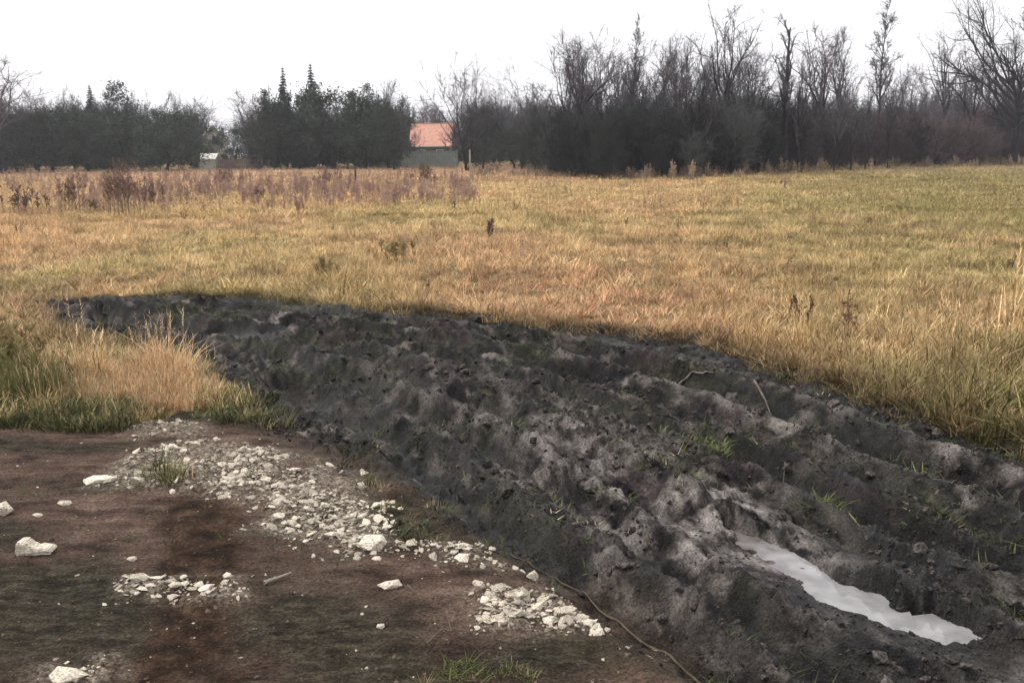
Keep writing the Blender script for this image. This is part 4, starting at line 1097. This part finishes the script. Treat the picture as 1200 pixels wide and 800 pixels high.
def thicket():
    crown = [s.crown for s in SHRUB]
    LC = [leaf_cloud(51 + k, 1800, 30, 1.7, 1.7, 1.8, .09, M_EVER) for k in range(3)]
    TALL = [BARE[k].crown for k in (0, 1, 3, 5)]
    VAR = crown + LC + TALL
    def brush(u):
        n = len(u); t = smooth(860, 1060, u + rng.normal(0, 50, n))
        return lerp((.034, .037, .034), (.074, .054, .055), t) * np.exp(rng.normal(.05, .48, n))[:, None]
    U, D, S, I = [], [], [], []
    def add(u, d, s, i):
        k = ~((np.abs(u - 961) < 13) & (d < 113)); U.append(u[k]); D.append(d[k]); S.append(s[k]); I.append(i[k])
    n = 360; u = rng.uniform(640, 1290, n); add(u, front(u) + 3 + rng.uniform(0, 1, n) * 34, np.minimum((.72 + .30 * vnoise(u / 38, u * 0, 401)) * np.exp(rng.normal(0, .18, n)), .95) * (.87 + .13 * smooth(850, 1150, u)) * np.where(u < 690, .75, 1.0), rng.integers(0, 4, n))
    n = 150; u = rng.uniform(620, 1290, n); add(u, front(u) + rng.uniform(0, 6, n), rng.uniform(.30, .75, n), rng.integers(0, 4, n))
    n = 90; u = rng.uniform(640, 940, n); add(u, front(u) + rng.uniform(4, 26, n), rng.uniform(.6, 1.1, n), rng.integers(4, 7, n))
    n = 26; u = rng.uniform(650, 1290, n); d = front(u) + rng.uniform(14, 45, n)
    vt = 46 + 44 * rng.uniform(0, 1, n) + 22 * smooth(1000, 1100, u); add(u, d, np.array([height_for(a, b, c) for a, b, c in zip(u, vt, d)]) / 12.0, rng.integers(7, 11, n))
    U = np.concatenate(U); D = np.concatenate(D); S = np.concatenate(S); I = np.concatenate(I); X = np.array([ray_at(a, b) for a, b in zip(U, D)]); n = len(X)
    scatter('thicket', np.stack([X, D, height(X, D)], -1), rots(n, .03), S, I, brush(U), VAR, 'dense dark thicket filling the foot of the wood on the right', 'thicket')
    u = rng.uniform(-80, 660, 300); d = rng.uniform(100, 135, 300); x = np.array([ray_at(a, b) for a, b in zip(u, d)])
    n = len(x); idx = np.where(rng.uniform(0, 1, n) < .5, rng.integers(4, 7, n), rng.integers(0, 4, n)); S = rng.uniform(.6, 1.15, n)
    gap = (u > 226) & (u < 312); S = np.where(gap, S * .45, S)
    k = ~((u > 466) & (u < 545)); x, d, idx, S, u = x[k], d[k], idx[k], S[k], u[k]; n = len(x)
    scatter('hedge', np.stack([x, d, height(x, d)], -1), rots(n, .03), S, idx, lerp((.030, .036, .032), (.052, .046, .044), rng.uniform(0, 1, n)), VAR, 'low dark hedge and brush at the foot of the left tree line', 'hedge')
    u = rng.uniform(-120, 1300, 420); d = rng.uniform(170, 260, 420); x = np.array([ray_at(a, b) for a, b in zip(u, d)])
    n = len(x); S = rng.uniform(1.2, 1.9, n) * np.where((u > 160) & (u < 320), .85, 1)
    scatter('distant_wood', np.stack([x, d, height(x, d)], -1), rots(n, .03), S, rng.integers(0, 7, n), lerp((.034, .038, .040), (.055, .048, .050), rng.uniform(0, 1, n)), VAR, 'far hazy woods behind the left tree line and the house', 'wood')
thicket()

# ------------------------------------------------------------------ buildings, fence, posts
M_ROOF = simple('salmon_roof_tiles', (.46, .22, .15), (.62, .33, .24), 3, .8)
M_WALLD = simple('brown_house_wall', (.07, .05, .045), (.12, .085, .075), 2, .9)
M_PALEW = simple('pale_plaster', (.40, .38, .32), (.52, .49, .42), 2, .9)
M_GUT = simple('white_gutter', (.7, .66, .6), (.8, .76, .7), 3, .6)
M_GLASS = simple('dark_window_glass', (.02, .025, .03), (.035, .04, .05), 2, .15, spec=.5)
M_GREYR = simple('grey_roof_sheet', (.16, .15, .14), (.26, .24, .22), 3, .8)
M_FENCE = simple('grey_green_boards', (.15, .18, .16), (.24, .27, .235), 4, .9)

def slab(mb, A, B, C_, D, t):
    """thick quad: corners in order, thickness t along its normal"""
    P = np.array([A, B, C_, D], float); n = unit(np.cross(P[1] - P[0], P[3] - P[0])) * t
    V = np.vstack([P, P + n]); mb.add(V, None, [[0, 3, 2, 1], [4, 5, 6, 7], [0, 1, 5, 4], [1, 2, 6, 5], [2, 3, 7, 6], [3, 0, 4, 7]])

def house(name, u, dist, w, dep, eave, ridge, label, mw, mr, windows, ridge_along=True, gutter=True, rz=0.0, over=.35):
    x = ray_at(u, dist); o = empty(name, (x, dist, zat(x, dist) - .1), rz)
    mb = MB(); mb.box(-w / 2, w / 2, 0, dep, 0, eave)
    if ridge_along:
        for s in (-1, 1):
            V = [(s * w / 2, 0, eave), (s * w / 2, dep, eave), (s * w / 2, dep / 2, ridge - .05), (s * (w / 2 - .25), 0, eave), (s * (w / 2 - .25), dep, eave), (s * (w / 2 - .25), dep / 2, ridge - .05)]
            mb.add(V, [[0, 1, 2], [3, 5, 4]], [[0, 2, 5, 3], [1, 4, 5, 2]])
    else:
        V = [(-w / 2, 0, eave), (w / 2, 0, eave), (0, 0, ridge - .05), (-w / 2, .25, eave), (w / 2, .25, eave), (0, .25, ridge - .05)]
        mb.add(V, [[0, 1, 2], [3, 5, 4]], [[0, 2, 5, 3], [1, 4, 5, 2]])
    mb.build('wall', mw, o)
    rf = MB(); g = over; sl = (ridge - eave) / ((dep if ridge_along else w) / 2)
    if ridge_along:
        slab(rf, (-w / 2 - g, -g, eave - g * sl), (w / 2 + g, -g, eave - g * sl), (w / 2 + g, dep / 2, ridge), (-w / 2 - g, dep / 2, ridge), .12)
        slab(rf, (w / 2 + g, dep + g, eave - g * sl), (-w / 2 - g, dep + g, eave - g * sl), (-w / 2 - g, dep / 2, ridge), (w / 2 + g, dep / 2, ridge), .12)
    else:
        slab(rf, (-w / 2 - g, dep + g, eave - g * sl), (-w / 2 - g, -g, eave - g * sl), (0, -g, ridge), (0, dep + g, ridge), .12)
        slab(rf, (w / 2 + g, -g, eave - g * sl), (w / 2 + g, dep + g, eave - g * sl), (0, dep + g, ridge), (0, -g, ridge), .12)
    R = rf.build('roof', mr, o)
    if gutter and ridge_along:
        gm = MB(); gm.box(-w / 2 - g - .05, w / 2 + g + .05, -g - .16, -g - .02, eave - g * sl - .06, eave - g * sl + .08); gm.build('gutter', M_GUT, R)
        rm = MB(); rm.box(-w / 2 - g, w / 2 + g, dep / 2 - .12, dep / 2 + .12, ridge + .06, ridge + .22); rm.build('ridge_cap', mr, R)
    for (a, b, c, d) in windows:
        fm = MB(); fm.box(a - .07, b + .07, -.06, .02, c - .07, d + .07); f = fm.build('window', M_GUT, o)
        pm = MB(); pm.box(a, b, -.075, -.055, c, d); pm.build('pane', M_GLASS, f)
    return tag(o, label, 'house' if w > 3.2 else 'shed')
house('house', 505, 148, 5.6, 7.5, 2.95, 5.9, 'house with a bright salmon tiled roof among the trees left of centre', M_WALLD, M_ROOF, [(-1.8, -.9, 1.1, 2.1), (.9, 1.8, 1.1, 2.1)])
house('house', 252, 140, 3.6, 6, 3.4, 5.6, 'pale gabled house half hidden by trees left of the spruces', M_PALEW, M_GREYR, [(-.2, .8, 3.0, 4.2), (-1.6, -.8, 1.0, 2.0)], False, False, .35)
house('shed', 243, 101, 1.7, 2.0, 1.25, 1.75, 'small white shed standing at the edge of the field', M_PALEW, M_GUT, [], True, False, .0, .08)
house('shed', 961, 112, 2.0, 2.4, 4.1, 4.9, 'pale narrow hut glimpsed through the trunks of the wood', M_PALEW, M_PALEW, [(-.4, .4, 2.9, 3.6)], True, False, .0, .1)

def fence(u0, u1, d0, d1, n, h, label, mat):
    p0 = np.array([ray_at(u0, d0), d0]); p1 = np.array([ray_at(u1, d1), d1])
    o = empty('board_fence', (p0[0], p0[1], 0)); e = (p1 - p0) / n; a = math.atan2(e[1], e[0]); L = np.linalg.norm(e)
    pm = MB()
    q = 0.0
    while q < L - .06:
        w = min(.16, L - q - .02); pm.box(q + .01, q + w, -.015 + .01 * ((int(q * 10)) % 2), .015 + .01 * ((int(q * 10)) % 2), .08, h + .03 * math.sin(q * 9)); q += .175
    pm.box(0, L, .03, .07, h * .25, h * .25 + .1); pm.box(0, L, .03, .07, h * .75, h * .75 + .1)
    pme = pm.mesh('panel', mat); km = MB(); km.box(-.05, .05, -.05, .12, -.2, h + .1); kme = km.mesh('post', mat)
    for i in range(n + 1):
        c = e * i; z = zat(p0[0] + c[0], p0[1] + c[1])
        for nm, me in (('panel', pme), ('post', kme)):
            if nm == 'panel' and i == n: continue
            b = obj(nm, me, o); b.location = (c[0], c[1], z); b.rotation_euler = (0, 0, a)
    return tag(o, label, 'fence')
fence(418, 536, 104, 106, 6, 1.75, 'grey-green board fence in front of the red-roofed house', M_FENCE)
fence(256, 308, 101, 102, 3, 1.2, 'low brown fence running right from the small white shed', simple('brown_fence_boards', (.12, .09, .08), (.2, .155, .135), 4, .9))

def post(u, vtop, vbase, r, label, mat):
    x, y = (float(q) for q in pix(u, vbase)); h = height_for(u, vtop, y); z = zat(x, y)
    mb = MB(); mb.tube([(0, 0, -.3), (.01, 0, h * .5), (0, .01, h - z)], [r, r * .95, r * .9], 7)
    o = mb.build('field_post', mat, None, True); o.location = (x, y, z); return tag(o, label, 'post')
post(417, 198, 221, .05, 'dark wooden post standing in the field left of the house', M_DPOST)
post(551, 176, 211, .05, 'thin pale post in the field below the forked tree', M_POST)
post(705, 192, 207, .06, 'short pale post at the left foot of the wood', M_POST)

# ------------------------------------------------------------------ the damp air
def haze():
    m = bpy.data.materials.new('damp_air'); m.use_nodes = True; N = m.node_tree.nodes; L = m.node_tree.links
    for n in list(N):
        if n.type != 'OUTPUT_MATERIAL': N.remove(n)
    pv = N.new('ShaderNodeVolumePrincipled'); pv.inputs['Color'].default_value = (.93, .94, 1, 1); pv.inputs['Density'].default_value = .0005; pv.inputs['Anisotropy'].default_value = .2
    L.new(pv.outputs[0], next(n for n in N if n.type == 'OUTPUT_MATERIAL').inputs['Volume'])
    mb = MB(); mb.box(-800, 800, -8, 1050, -3, 26); o = mb.build('haze', m)
    tag(o, 'thin pale autumn haze over the field and trees', 'haze', kind='stuff')
haze()
